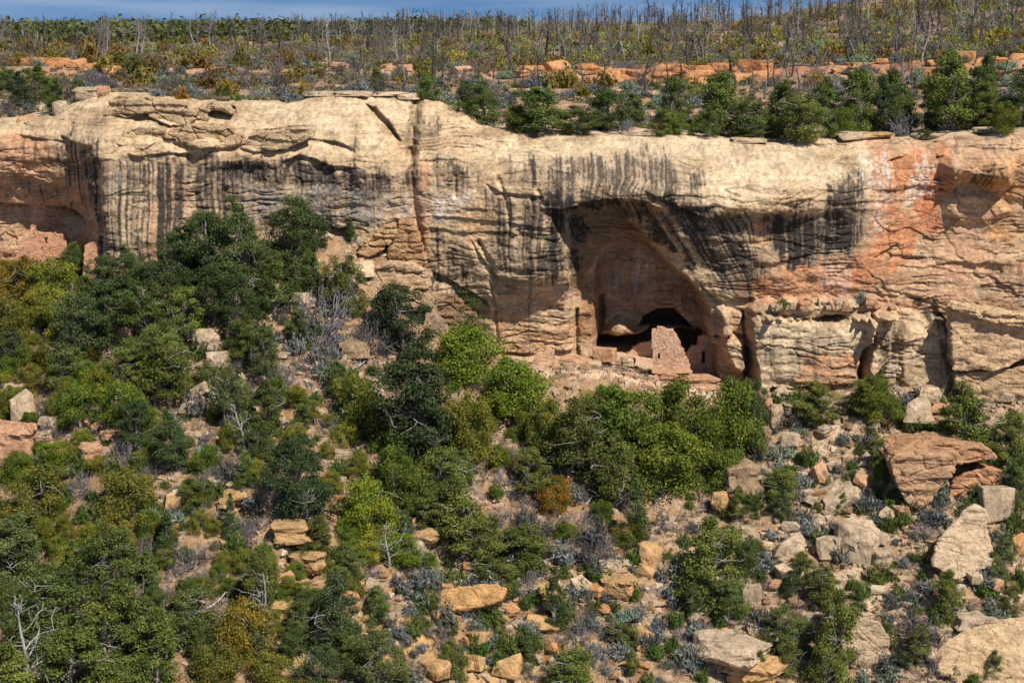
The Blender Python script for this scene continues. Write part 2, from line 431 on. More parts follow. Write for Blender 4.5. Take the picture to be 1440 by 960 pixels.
# jamb pillar to the side of the alcove, cut into blocks
block([(1006,432),(1018,428),(1030,445),(1034,470),(1048,476),(1050,505),(1046,527),(1024,522),(1014,500),(1008,470)], 1.7, 0.5, 131, 0.3)
groove([(1048,442),(1052,480),(1052,530)], 0.9, 0.15, 130.6)
groove([(1008,475),(1030,470),(1046,474)], 0.6, 0.12, 131)
lip([(985,398),(1010,425),(1050,418),(1062,415)], 0.9, 0.9, 131, 0.3)
# ---- cleft with the tree on top, and the slot beside it
groove([(584,142),(581,175),(577,215)], 1.0, 0.34, 133); groove([(577,215),(580,270),(587,320),(592,370)], 0.5, 0.3, 132)
groove([(579,150),(577,190)], 0.6, 0.2, 133.5)
block([(509,146),(527,151),(548,170),(568,198),(560,200),(548,188),(530,172),(517,160)], -1.3, 0.25, 134, 0.12)
# ---- ledges and lenses of the rounded caprock
for pts, dep, h in (
    ([(0,190),(40,196),(85,200),(125,205)], 0.5, 0.8),
    ([(0,252),(30,252),(62,268),(75,275)], 0.6, 0.6), ([(-60,290),(0,294),(40,297),(75,300),(108,316)], 2.0, 1.0),
    ([(70,190),(100,200),(134,206)], 0.5, 1.0),
    ([(110,300),(125,306),(140,315)], 0.8, 0.7),
    ([(148,163),(170,166),(200,162),(212,170),(235,178),(272,174)], 1.1, 0.55),
    ([(275,153),(300,151),(318,152),(325,166)], 1.2, 0.6),
    ([(163,198),(172,203),(180,201)], 0.5, 0.3), ([(190,205),(205,208),(230,195)], 0.5, 0.3),
    ([(182,213),(200,218),(240,213),(280,217)], 0.8, 0.7),
    ([(228,196),(255,201),(290,208),(330,205),(345,200)], 0.9, 0.35), ([(335,206),(360,212),(402,216)], 0.9, 0.4),
    ([(325,195),(355,185),(385,181),(430,178)], 0.5, 0.4), ([(380,198),(430,194),(480,200),(505,215)], 0.8, 0.5),
    ([(397,226),(420,217),(445,222),(465,232),(500,234)], 1.1, 0.9), ([(440,312),(455,314),(475,322),(492,316)], 1.3, 0.8),
    ([(700,387),(740,392),(790,398),(806,396)], 0.6, 0.7), ([(680,255),(705,268),(730,270),(765,272)], 0.5, 0.6),
    ([(605,380),(635,395),(660,410),(690,432)], 0.9, 0.9), ([(660,330),(672,352),(690,375),(705,392)], 0.6, 0.5),
    ([(760,290),(800,288),(850,292),(890,300),(930,310)], 0.6, 0.7),
    ([(690,432),(740,432),(800,430)], 0.25, 0.3), ([(700,498),(740,500),(790,496),(810,496)], 0.8, 0.5),
    ([(900,262),(950,285),(985,302),(1030,297),(1080,296),(1130,299)], 0.9, 0.8), ([(1040,298),(1080,297),(1120,297),(1180,294)], 0.45, 0.9),
    ([(1078,372),(1100,362),(1140,352),(1170,352)], 0.3, 0.3), ([(1050,352),(1065,372),(1098,366)], 0.5, 0.3),
    ([(1135,200),(1165,209),(1185,205),(1215,205)], 0.45, 0.25), ([(1185,203),(1210,210),(1250,205)], 0.25, 0.2), ([(1245,225),(1270,220),(1292,206)], 0.6, 0.6),
    ([(1245,355),(1270,357),(1298,356)], 0.5, 0.25), ([(1370,345),(1380,342),(1397,328)], 0.3, 0.15),
    ([(1290,195),(1340,203),(1380,202),(1440,200)], 0.3, 0.3), ([(0,185),(20,178),(45,182)], 0.5, 0.3)):
    lip(pts, dep, h, 131.5, 0.5, 0.12)
for pts, dep, w in (
    ([(1000,205),(985,235),(970,250)], 0.12, 0.12), ([(1125,235),(1100,275),(1080,292)], 0.14, 0.1), ([(1120,285),(1165,268),(1200,262)], 0.1, 0.1),
    ([(700,250),(712,280),(718,320),(700,345)], 0.25, 0.15), ([(742,220),(752,260),(765,285)], 0.2, 0.15), ([(672,340),(690,370),(698,400)], 0.35, 0.15),
    ([(690,400),(695,440),(700,490)], 0.2, 0.1), ([(1358,192),(1345,215),(1322,225)], 0.35, 0.12), ([(1320,220),(1322,250)], 0.3, 0.1),
    ([(1240,405),(1290,420),(1340,440)], 0.2, 0.1), ([(1260,345),(1232,362)], 0.3, 0.1), ([(1195,372),(1180,385)], 0.2, 0.1),
    ([(1330,330),(1345,360),(1360,372)], 0.1, 0.08), ([(1390,390),(1410,410),(1440,415)], 0.12, 0.08), ([(640,250),(640,280)], 0.2, 0.12),
    ([(134,230),(138,290),(140,350)], 0.5, 0.3)):
    groove(pts, dep, w, 130.5)
# ---- hanging block on the salmon wall
BL = [(1320,250),(1318,228),(1332,216),(1360,212),(1395,212),(1422,216),(1427,240),(1420,262),(1405,272),(1378,262),(1352,256),(1338,268)]
block(BL, 1.5, 0.9, 130, 0.25)
lip([(1320,262),(1338,270),(1352,255),(1378,262),(1405,273),(1424,258)], 0.5, 0.6, 130, 0.3, 0.05)
block([(1325,285),(1345,270),(1390,270),(1415,280),(1425,300),(1395,318),(1350,318),(1330,305)], 0.5, 0.6, 130, 0.3)
# ---- the big pale bench block under the salmon wall
BB = [(1052,446),(1075,440),(1120,446),(1165,448),(1200,442),(1222,436),(1232,452),(1225,480),(1212,505),(1210,538),(1235,550),(1235,600),(1070,600),(1062,560),(1058,520),(1052,480)]
mB = block(BB, 2.6, 0.45, 129, 0.2)
lip([(1060,548),(1100,545),(1150,540),(1200,536),(1215,534)], 1.0, 0.8, 128.5, 0.4)
block([(1212,438),(1262,434),(1345,452),(1345,600),(1212,600)], 1.5, 0.5, 129, 0.3)
block([(1228,440),(1258,432),(1266,450),(1258,490),(1248,520),(1250,600),(1218,600),(1212,520),(1226,480)], 1.1, 0.5, 128, 0.25)
block([(1262,470),(1275,452),(1300,462),(1325,476),(1338,500),(1340,600),(1262,600)], 0.6, 0.6, 128, 0.3)
block([(1075,424),(1110,420),(1160,424),(1220,420),(1262,430),(1262,446),(1200,446),(1120,450),(1058,446),(1054,436)], 1.7, 0.3, 129.5, 0.25)
# ---- natural relief: big swells, joints, thin bedding, grain
ins = np.clip(IN_MASK, 0, 1)
uR = sstep(W(1180, 0, 131)[0], W(1280, 0, 131)[0], GX)
CY = CY + (1 - 0.6 * ins) * (1 - 0.5 * uR) * 0.5 * fbm(GX * 0.16, GZ * 0.22, 3, 1)
CY = CY + (1 - 0.65 * uR) * 0.26 * fbm(GX * 0.45, GZ * 0.6, 4, 61) + (1 - 0.5 * uR) * 0.10 * fbm(GX * 1.6, GZ * 2.0, 3, 62)
f1, f2, cid = worley(GX * 0.21 + GZ * 0.08 + 0.5 * fbm(GX * .3, GZ * .3, 3, 170), GZ * 0.33 - GX * 0.05 + 0.5 * fbm(GX * .3, GZ * .3, 3, 171), 172)
plates = 0.60 * (cid - 0.5) + 0.10 * np.exp(-((f2 - f1) / 0.02) ** 2)
CY = CY + plates * (0.12 + 0.75 * uR) * (1 - ins)
PLM = np.exp(-((f2 - f1) / 0.016) ** 2) * uR * sstep(-0.1, 0.3, noise(GX * .5, GZ * .5, 173))
wx = GX * 0.16 + 0.5 * fbm(GX * 0.2, GZ * 0.3, 3, 63); wz = GZ * 1.5 + 0.9 * fbm(GX * 0.25, GZ * 0.4, 3, 64)
bed = noise(wx, wz, 65)
tb = wz * 0.85 + 0.25 * wx + 0.12 * fbm(GX * 1.5, GZ * 1.5, 3, 68)
saw = tb - np.floor(tb)
slick = sstep(3.4, 2.2, zr[None] - GZ) * sstep(W(640, 0, 131)[0], W(720, 0, 131)[0], GX)
butt = sdf(wl_([(135,215),(345,215),(560,225),(560,330),(330,385),(135,385)]), GX, GZ)
patch = (1 - 0.75 * sstep(-.5, 1.0, butt)) * (0.08 + 0.92 * sstep(0.0, 0.35, noise(GX * 0.13, GZ * 0.34, 69))) * (1 - 0.8 * slick) * (1 - 0.6 * ins)
bench_ = sdf(wl_([(1052,440),(1345,430),(1345,560),(1052,560)]), GX, GZ)
patch = patch * (1 - 0.75 * sstep(-.5, .5, bench_))
CY = CY + 0.11 * (saw - 0.5) * patch * (0.5 + _U[(np.floor(tb).astype(int) * 53) & 4095])
CY = CY + 0.10 * bed + 0.16 * np.clip(1 - np.abs(noise(wx * 1.7, wz * 1.3, 66)) * 7, 0, 1) * sstep(-0.1, 0.4, noise(GX * 0.3, GZ * 0.5, 67))
f1, f2, cid = worley(GX * 0.42 + 0.7 * fbm(GX * .5, GZ * .5, 4, 70), GZ * 1.0 + 0.6 * fbm(GX * .5, GZ * .5, 4, 71), 72)
jm = sstep(-0.05, 0.35, fbm(GX * 0.4, GZ * 0.5, 3, 73))
uL = 1 - sstep(W(110, 0, 131)[0], W(150, 0, 131)[0], GX)
lowz = 1 - sstep(W(0, 440, 131)[2], W(0, 400, 131)[2], GZ)
jw = np.clip(0.12 + 0.35 * uR + 0.5 * uL + 0.6 * lowz, 0, 1)
CY = CY + jw * (0.20 * (cid - 0.5) + 0.22 * jm * np.exp(-((f2 - f1) / 0.05) ** 2))
CY = CY + 0.05 * fbm(GX * 4.5, GZ * 6.5, 3, 74, 0.7) + 0.10 * np.clip(0.5 - np.abs(noise(wx * 3, wz * 3.1, 77)) * 5, 0, 1) * sstep(0.0, 0.3, noise(GX * 0.5, GZ * 0.9, 78))
# thin slabs breaking along the rim
rd = (zr[None] - GZ)
sl = np.round(GZ * 3.1 + 1.2 * fbm(GX * 0.4, GZ * 0.4, 3, 75)) 
CY = CY + 0.35 * (_U[(sl.astype(int) * 37) & 4095] - 0.5) * (1 - sstep(0.6, 2.0, rd)) * (0.35 + 0.65 * sstep(-.1, .3, noise(GX * .2, GZ * .3, 76)))
# rounding of the very edge so it rolls into the mesa
CY = CY + 0.5 * (1 - sstep(0, 0.5, rd)) ** 2

# ---- colours that belong to the stone: cream, ochre, salmon, desert varnish, mineral salts; plus shade painted into the alcove and its hollows
def mix(a, b, t): return a + (np.asarray(b) - a) * t[..., None]
cA = np.array((0.53, 0.385, 0.235)); cB = np.array((0.40, 0.262, 0.145))
n1 = fbm(GX * 0.35, GZ * 0.8, 4, 80); n2 = fbm(GX * 2.2, GZ * 2.6, 4, 82)
n3 = fbm(GX * 0.22, GZ * 4.5, 4, 83)
CC = mix(np.broadcast_to(cA, GX.shape + (3,)), cB, np.clip(0.38 + 1.0 * n1 + 0.22 * n2 + 0.5 * n3, 0, 1))
def soft(pts, e=0.6, y=131.0, wob=0.5):
    P = wl_(pts, y); c = cols_of(P, 1.5)
    return c, sstep(-e, e, sdf(P, GX[:, c], GZ[:, c]) + wob * WOB2[:, c])
def put(col, m, c=slice(None)):
    CC[:, c] = mix(CC[:, c], col, np.clip(m, 0, 1))
salmon = (0.50, 0.205, 0.095); ochre = (0.46, 0.23, 0.085); pink = (0.50, 0.30, 0.19); cream = (0.60, 0.47, 0.31)
fineb = fbm(GX * 1.3, GZ * 1.8, 5, 86, 0.7)
grainy = np.clip(0.75 + 1.0 * fbm(GX * 0.8, GZ * 0.8, 4, 88), 0, 1)
for pts, c, a in (
    ([(-400,190),(20,192),(90,205),(135,225),(150,380),(150,430),(-400,430)], (0.48, 0.26, 0.145), 0.85), ([(0,195),(60,200),(60,245),(0,250)], salmon, 0.4),
    ([(1228,198),(1300,192),(1900,178),(1900,470),(1230,430),(1190,420),(1210,330)], (0.50, 0.275, 0.16), 0.85),
    ([(1240,215),(1330,205),(1340,260),(1280,345),(1240,400),(1190,415),(1200,350),(1235,270)], salmon, 0.95),
    ([(1300,250),(1320,270),(1325,318),(1290,330),(1275,340)], (0.47,0.165,0.075), 1.0),
    ([(1385,235),(1420,225),(1432,262),(1410,280),(1440,310),(1440,330),(1380,330)], ochre, 0.7), ([(1360,225),(1425,220),(1425,265),(1370,262)], ochre, 0.6),
    ([(1040,370),(1100,362),(1170,352),(1200,360),(1210,420),(1060,430),(1040,420)], salmon, 0.85),
    ([(1060,305),(1085,302),(1082,345),(1062,348)], salmon, 0.8),
    ([(1130,480),(1200,490),(1195,535),(1120,545),(1110,520)], salmon, 0.65), ([(1055,450),(1220,446),(1200,480),(1060,490)], cream, 0.6),
    ([(690,400),(805,400),(812,500),(700,505)], pink, 0.55), ([(640,290),(690,280),(700,330),(660,350)], ochre, 0.45), ([(700,455),(810,455),(812,505),(700,505)], ochre, 0.35),
    ([(575,225),(602,225),(602,400),(585,400)], salmon, 0.6), ([(520,158),(560,195),(565,220),(530,200)], ochre, 0.5),
    ([(225,240),(262,240),(262,380),(200,380)], salmon, 0.45), ([(1000,430),(1050,430),(1050,530),(1006,530)], pink, 0.8),
    ([(690,200),(960,195),(1180,205),(1190,250),(1000,290),(700,225)], cream, 0.55), ([(330,145),(570,142),(560,215),(330,205)], cream, 0.35)):
    k, m = soft(pts, 0.9, 131.0, 0.9); put(c, a * sstep(0.38, 0.62, m + 0.25 * fineb[:, k]) * grainy[:, k], k)
put((0.27, 0.15, 0.095), 0.9 * ins * np.clip(0.8 + fbm(GX * .6, GZ * .6, 3, 89), 0, 1))  # pinkish alcove stone, darkened so the colour itself carries shade
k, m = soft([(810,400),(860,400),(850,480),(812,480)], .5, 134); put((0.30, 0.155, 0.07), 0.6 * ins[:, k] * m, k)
k, m = soft([(800,290),(890,285),(890,330),(850,360),(815,420),(800,400)], .4, 131.5); put((0.17, 0.095, 0.05), 0.9 * m * (1 - ins[:, k]), k)  # arch ceiling: its shade is put into the colour
put((0.25, 0.165, 0.095), 0.5 * sstep(0.0, 0.3, fbm(GX * .4, GZ * .5, 5, 84, .65)) * (1 - ins))
# streaks run down the face: fine across, very long downwards; on the flank of the arch they slide down along its curve
_, fl = 0, sstep(-0.8, 0.8, sdf(wl_([(770,285),(885,262),(985,290),(1060,300),(1062,430),(1010,440),(960,380),(900,318),(850,360),(810,400)]), GX, GZ))
zbr = W(0, 285, 131)[2]
sx = GX + 0.25 * fbm(GX * 0.25, GZ * 0.35, 2, 90) + 0.62 * (GZ - zbr) * fl * sstep(W(770, 0, 131)[0], W(850, 0, 131)[0], GX)
st1 = fbm(sx * 1.15, GZ * 0.03, 4, 91, 0.7); st2 = fbm(sx * 3.8, GZ * 0.06, 2, 92)
# below the arch the wash fans out along the funnel
streak = st1 + 0.45 * st2
mott = fbm(GX * 1.0, GZ * 0.36, 6, 93, 0.72)
fine = fbm(GX * 3.2, GZ * 2.4, 3, 94, 0.7); grain = noise(GX * 9, GZ * 5, 95)
dark = (0.034, 0.028, 0.024)
def varnish(pts, a, stk, thr=0.0, c=dark, e=0.5, y=131.0):
    sl = 0.13; soil_ = c is dark
    stk = max(stk, 0.42)
    k, m = soft(pts, 1.1, y, 0.9)
    base = stk * streak[:, k] * 1.1 + (1 - stk) * mott[:, k] * 1.2 + (0.36 + 0.3 * (stk < 0.5)) * fine[:, k] + 0.25 * fineb[:, k] - 1.1 * (1 - m) ** 1.5
    if soil_:
        put((0.145, 0.108, 0.08), 0.8 * a * sstep(thr - 0.42, thr + 0.22, base), k)
        off = 0.02 if stk > .8 else 0.07
        put(c, 0.95 * a * sstep(thr - sl + off, thr + sl + off + 0.05, base + 0.5 * st2[:, k] + 0.22 * grain[:, k]), k)
    else: put(c, 0.85 * a * sstep(thr - 0.25, thr + 0.25, base + 0.3 * grain[:, k]), k)
grey = (0.10, 0.085, 0.07)
for pts, a, stk, thr in (
    ([(55,195),(140,200),(140,310),(105,300),(70,250)], 0.85, 0.8, -0.02), ([(0,192),(60,200),(110,215),(110,240),(0,240)], 0.55, 0.7, 0.15),
    ([(0,245),(60,258),(90,290),(60,300),(0,275)], 0.6, 0.3, 0.1), ([(105,200),(140,200),(140,330),(128,300)], 0.95, 0.3, -0.25), ([(90,180),(150,180),(150,215),(100,210)], 0.7, 0.4, 0.0),
    ([(136,222),(335,222),(325,380),(138,380)], 0.96, 0.97, 0.02), ([(136,330),(170,330),(215,380),(140,382)], 0.8, 0.8, 0.0),
    ([(255,235),(350,228),(420,240),(400,330),(300,340),(262,330)], 0.75, 0.25, -0.05), ([(300,222),(420,225),(520,240),(590,255),(500,290),(420,262),(310,250)], 0.97, 0.3, -0.22),
    ([(405,225),(500,232),(545,255),(530,320),(440,330),(410,300)], 0.85, 0.6, -0.1), ([(520,230),(640,240),(640,330),(540,330)], 0.6, 0.3, 0.1),
    ([(330,180),(440,176),(520,205),(505,218),(420,200),(340,200)], 0.6, 0.0, 0.08), ([(140,175),(280,180),(270,190),(150,190)], 0.4, 0.0, 0.15), ([(200,210),(300,215),(300,226),(200,226)], 0.85, 0.2, -0.15),
    ([(572,145),(590,145),(588,260),(574,240)], 0.75, 0.2, 0.0), ([(600,165),(640,160),(620,195),(600,200)], 0.7, 0, 0), ([(600,210),(650,220),(690,270),(650,290),(600,270)], 0.7, 0.1, 0.05),
    ([(605,320),(650,340),(660,420),(690,470),(650,470),(600,400)], 0.9, 0.4, -0.08), ([(680,265),(790,265),(800,330),(800,395),(720,395),(670,340)], 0.85, 0.55, 0.0),
    ([(700,215),(780,225),(780,275),(700,270)], 0.55, 0.4, 0.12), ([(745,228),(800,218),(940,215),(990,240),(985,285),(900,290),(780,300),(755,270)], 0.8, 0.55, -0.12),
    ([(760,272),(850,272),(900,285),(880,300),(830,296),(770,300)], 1.0, 0.2, -0.35), ([(768,292),(812,292),(830,340),(810,395),(780,380)], 0.97, 0.85, -0.05),
    ([(880,280),(990,285),(1050,300),(1060,420),(1005,400),(930,350),(890,310)], 0.96, 0.85, -0.08), ([(930,262),(1000,290),(1020,300),(1000,330),(930,310)], 0.95, 0.3, -0.2),
    ([(1000,300),(1060,300),(1060,345),(1095,375),(1050,420),(1010,380)], 0.9, 0.7, -0.05),
    ([(1075,302),(1215,290),(1205,345),(1170,355),(1110,375),(1082,350)], 1.0, 0.6, -0.3), ([(1165,250),(1215,235),(1220,300),(1180,300),(1150,280)], 0.92, 0.4, -0.22), ([(1240,215),(1260,215),(1256,280),(1242,280)], 0.8, 0.9, 0.0),
    ([(1100,278),(1180,275),(1200,300),(1090,305)], 0.75, 0.1, 0.0), ([(1060,470),(1140,460),(1165,500),(1080,545)], 0.55, 0.2, 0.1), ([(1225,450),(1262,445),(1255,530),(1215,530)], 0.7, 0.3, 0.0),
    ([(1295,425),(1345,430),(1340,500),(1310,480)], 0.8, 0.8, 0.0), ([(1345,235),(1385,228),(1385,262),(1350,258)], 0.85, 0.4, -0.1), ([(1380,370),(1440,350),(1460,440),(1380,430)], 0.35, 0.1, 0.12),
    ([(720,390),(760,395),(745,500),(725,500)], 0.35, 0.9, 0.15), ([(850,385),(990,405),(1000,440),(860,440)], 0.5, 0.3, 0.2), ([(700,440),(812,430),(812,460),(700,470)], 0.3, 0.0, 0.15)):
    varnish(pts, a, stk, thr)
put((0.02, 0.016, 0.014), 0.9 * HOL_MASK); put((0.10, 0.06, 0.045), 0.75 * LOW_MASK)  # shade of the hollow and the low recess painted dark
# light lines washed clean between the black ones, and white salts
for pts, a, thr, stk in (([(1205,212),(1260,212),(1250,330),(1210,340)], 0.8, 0.0, 0.7), ([(1285,222),(1312,212),(1305,270),(1270,310),(1265,290)], 0.75, -0.1, 0.4),
    ([(330,250),(560,270),(680,260),(660,310),(560,330),(330,300)], 0.45, 0.0, 0.1), ([(600,270),(665,265),(660,300),(610,320)], 0.7, -0.1, 0.1), ([(1140,360),(1200,355),(1195,420),(1140,420)], 0.35, 0.0, 0.9),
    ([(900,360),(925,360),(925,430),(900,430)], 0.4, -0.1, 0.9), ([(975,395),(1003,400),(1000,430),(985,420)], 0.4, 0.0, 0.9), ([(140,225),(200,225),(190,270),(140,270)], 0.35, 0, 0.4)):
    varnish(pts, a, stk, thr, (0.60, 0.52, 0.44))
put((0.13, 0.095, 0.07), 0.35 * patch * sstep(0.08, 0.0, saw) * sstep(-0.2, 0.3, noise(GX * .6, GZ * .6, 100)))
# lichen freckles and dark hairlines in the bedding
put((0.12, 0.10, 0.08), 0.55 * sstep(0.2, 0.5, fbm(GX * 1.8, GZ * 2.2, 4, 96, 0.7)) * (1 - ins))
put((0.10, 0.075, 0.055), 0.7 * np.clip(1 - np.abs(noise(wx * 1.7, wz * 1.3, 66)) * 9, 0, 1) * sstep(-0.1, 0.4, noise(GX * 0.3, GZ * 0.5, 67)))
put((0.09, 0.065, 0.045), 0.5 * jw * jm * np.exp(-((f2 - f1) / 0.04) ** 2))
put((0.09, 0.06, 0.045), 0.6 * PLM)
CC = np.clip(CC * (1 + (0.42 * fine + 0.30 * noise(GX * 3.5, GZ * 10, 99) + 0.25 * noise(GX * 13, GZ * 17, 98) + 0.35 * fbm(GX * .5, GZ * 3.2, 3, 97))[..., None]), 0.01, 0.85)
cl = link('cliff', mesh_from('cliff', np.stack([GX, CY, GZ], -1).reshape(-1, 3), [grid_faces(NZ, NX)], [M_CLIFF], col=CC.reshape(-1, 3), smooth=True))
tag(cl, kind='structure', label='tan sandstone cliff with black varnish stripes and an arched alcove')
# ================================================================== THE MESA TOP
ytop = CY[-1]
my = np.array([150,165,185,210,240,280,330,400,500,700,1000,3000,9000], float)
mu = {-600:[145,122,102,85,75,67,62,62,60,50,38,32,30.5], 0:[145,122,102,85,75,67,62,62,60,50,38,32,30.5], 400:[138,120,103,88,75,66,60,59,57,48,38,32,30.5], 700:[152,128,108,90,74,61,50,46,44,40,35,31,30.5],
      1000:[166,136,108,84,66,48,34,30,31,32,32,31,30.5], 1250:[162,128,98,72,48,25,8,-2,2,12,20,30,30.5], 1440:[152,120,90,60,34,10,-8,-18,-12,5,15,30,30.5], 2100:[152,120,90,60,34,10,-8,-18,-12,5,15,30,30.5]}
muk = np.array(sorted(mu), float); muv = np.array([mu[int(k)] for k in muk])
def mesa_z(x, y):
    x = np.asarray(x, float); y = np.asarray(y, float)
    xe = np.clip(x, wing[-1] * -1 + .1, wing[-1] - .1)
    y0 = np.interp(xe, cx, ytop); z0 = np.interp(xe, cx, zr)
    u = 720 + FPX * x / (y * CP + 6 * SP)
    # v along y for this direction, joined to the rim
    ly = np.log(np.maximum(y, 100) - 95)
    lk = np.log(my - 95)
    v = np.zeros(np.broadcast(x, y).shape)
    iu = np.clip(np.searchsorted(muk, u) - 1, 0, len(muk) - 2); a = np.clip((u - muk[iu]) / (muk[iu + 1] - muk[iu]), 0, 1); a = a * a * (3 - 2 * a)
    iv = np.clip(np.searchsorted(lk, ly) - 1, 0, len(lk) - 2); b = (ly - lk[iv]) / (lk[iv + 1] - lk[iv])
    b = np.minimum(b, 1)
    v = (muv[iu, iv] * (1 - b) + muv[iu, iv + 1] * b) * (1 - a) + (muv[iu + 1, iv] * (1 - b) + muv[iu + 1, iv + 1] * b) * a
    z = W(0, v, y)[2]
    t = np.clip((y - y0) / (152 - y0), 0, 1); t = t * t * (3 - 2 * t) * 0.6 + 0.4 * t
    zz = W(0, (muv[iu, 0] * (1 - a) + muv[iu + 1, 0] * a), 152)[2]
    z = np.where(y < 152, z0 + (np.minimum(zz, 1e9) - z0) * t, z)
    k = np.clip((y - y0) / 4, 0, 1)
    z = z + k * (0.35 * fbm(x * 0.12, y * 0.12, 3, 101) + 0.12 * fbm(x * 0.7, y * 0.7, 3, 102))
    st = sstep(181, 183.5, y + 2.5 * noise(x * 0.15, y * 0, 103))
    return z + 0.5 * (st - sstep(183, 196, y))
ua = np.concatenate([np.arange(-1300, -400, 9), np.arange(-400, 1850, 3.4), np.arange(1850, 2760, 9)])
rr = np.concatenate([np.arange(0, 22, 0.28), 22 * 1.045 ** np.arange(0, 140)])
MXx = []; 
tanu = (ua - 720) / FPX
xr0 = np.interp(tanu, (cx / ytop), cx)
Y0 = np.where(np.abs(xr0) < wing[-1], np.interp(xr0, cx, ytop), 135)
MY = Y0[None] + rr[:, None]
MXg = tanu[None] * MY
MZ = mesa_z(MXg, MY); MZ[0] = np.interp(np.clip(MXg[0], -wing[-1], wing[-1]), cx, zr)
n1 = fbm(MXg * 0.09, MY * 0.09, 4, 111); n2 = fbm(MXg * 0.9, MY * 0.9, 4, 112)
mc = mix(np.broadcast_to(np.array((0.34, 0.19, 0.115)), MXg.shape + (3,)), (0.25, 0.17, 0.11), np.clip(0.5 + 1.5 * n1, 0, 1))
mc = mix(mc, (0.42, 0.29, 0.19), sstep(0.1, 0.4, n2))
uu = ua[None] + 0 * MY
rk = sstep(0.15, -0.15, (MY - Y0[None]) / 10 - 0.55 - 0.7 * n2 * 0.6 - 0.8 * (uu < 680) - 0.3 * n1)
mc = mix(mc, np.array((0.50, 0.37, 0.235)), rk * np.clip(0.85 + n2, 0, 1))
orange = sstep(0, 0.2, 0.18 + 0.6 * n2 - np.abs(MY - 186 + 3 * n1) / 26) * sstep(640, 760, uu)
orange = np.maximum(orange, sstep(0, 0.2, 0.1 + 0.6 * n2 - np.abs(MY - 212 + 3 * n1) / 26) * sstep(260, 150, uu))
mc = mix(mc, (0.50, 0.20, 0.07), 0.8 * orange)
mc = mix(mc, (0.10, 0.10, 0.055), sstep(330, 420, MY) * 0.8)
mc = np.clip(mc * (1 + 0.35 * n2[..., None]), 0.01, 0.8)
ms = link('mesa_ground', mesh_from('mesa_ground', np.stack([MXg, MY, MZ], -1).reshape(-1, 3), [grid_faces(*MXg.shape)], [M_MESA], col=mc.reshape(-1, 3), smooth=True))
tag(ms, kind='structure')

# ================================================================== THE TALUS SLOPE
bl = np.array([(-900,400,135),(-300,395,135),(-100,392,135),(0,390,135.8),(60,385,136),(112,384,135),(138,388,130.4),(200,382,130),(280,368,130.4),(350,348,131.4),(430,338,132.2),(490,332,132.3),(540,340,132),(600,398,132.2),(650,472,132.6),(700,502,132.8),(760,506,132.7),(850,508,133),(960,530,132),(1040,547,131),(1100,553,128.6),(1200,548,128.4),(1300,542,128.8),(1340,538,129),(1440,530,129),(1600,526,129),(2300,520,129)], float)
bx, _, bz = W(bl[:, 0], bl[:, 1], bl[:, 2]); by = bl[:, 2]
bench_u = np.array([(-1000,0.5),(560,0.5),(640,0.6),(700,2.4),(760,4.2),(960,4.0),(1030,1.7),(1080,0.6),(2500,0.6)])
bench_x = W(bench_u[:, 0], 520, 131)[0]
bxs = np.linspace(-110, 110, 441); _g = np.exp(-(np.arange(-40, 41) * 0.5 / 7.0) ** 2); _g /= _g.sum()
def _blur(a): return np.convolve(np.pad(a, 40, 'edge'), _g, 'valid')
bzs = _blur(np.interp(bxs, bx, bz)); bys = _blur(np.interp(bxs, bx, by) - np.interp(bxs, bench_x, bench_u[:, 1]))
def slope_z(x, y):
    zb = np.interp(x, bx, bz); yb = np.interp(x, bx, by); bw = np.interp(x, bench_x, bench_u[:, 1])
    q = yb - bw - y
    t = np.clip(q / 9, 0, 1); t = t * t * (3 - 2 * t)
    zb = zb + (np.interp(x, bxs, bzs) - zb) * t; q = q + (np.interp(x, bxs, bys) - yb + bw) * t
    k = 0.60 + 0.05 * noise(x * 0.04, x * 0 + 2, 121)
    d = np.maximum(q, 0)
    far = np.clip((d - 38) / 60, 0, 1)
    drop = np.where(d < 38, k * d, k * 38 + (d - 38) * 0.15)
    am = np.clip(q / 2.5, 0, 1)
    z = zb - drop + 0.04 * np.maximum(-q, 0)
    z = z + am * (0.9 * fbm(x * 0.10, y * 0.13, 3, 122) + 0.45 * fbm(x * 0.35, y * 0.5, 3, 123)) + (0.06 + 0.12 * am) * fbm(x * 1.1, y * 1.3, 4, 124)
    # ledges of harder rock crossing the slope
    for (lu, lv, hh, half) in LEDGES:
        lx, ly = lu
        dd = (y - ly) + 1.2 * noise(x * 0.25, x * 0 + ly, 125)
        win = np.clip(1.4 - np.abs(x - lx) / half, 0, 1)
        z = z + hh * win * sstep(-0.25, 0.25, dd) * np.exp(-np.maximum(dd, 0) / 3.5)
    return z
LEDGES = []
def ray_hit(u, v, fn, y0, y1, n=700):
    ys = np.linspace(y0, y1, n)
    x, y, z = W(u, v, ys)
    h = fn(x, ys)
    k = np.nonzero(z < h)[0]
    if len(k) == 0: return None
    i = max(k[0], 1)
    a, b = ys[i - 1], ys[i]
    for _ in range(12):
        m = 0.5 * (a + b); x, y, z = W(u, v, m)
        if z < fn(np.array([x]), np.array([m]))[0]: b = m
        else: a = m
    x, y, z = W(u, v, b)
    return float(x), float(y), float(fn(np.array([x]), np.array([float(y)]))[0])
def on_slope(u, v):
    for k in range(12):
        p = ray_hit(u, v + 6 * k, slope_z, 75, 134.0)
        if p is not None: return p
for u, v, hh, half in ((430,755,0.7,2.2),(410,790,0.7,2.0),(600,752,0.8,5),(510,750,0.6,3),(640,855,0.7,3.5),(1060,915,0.9,3),(340,700,0.6,1.6),(870,870,0.5,2),(420,860,0.6,2.0),(1280,690,0.5,3)):
    p = on_slope(u, v)
    LEDGES.append(((p[0], p[1]), 0, hh, half))
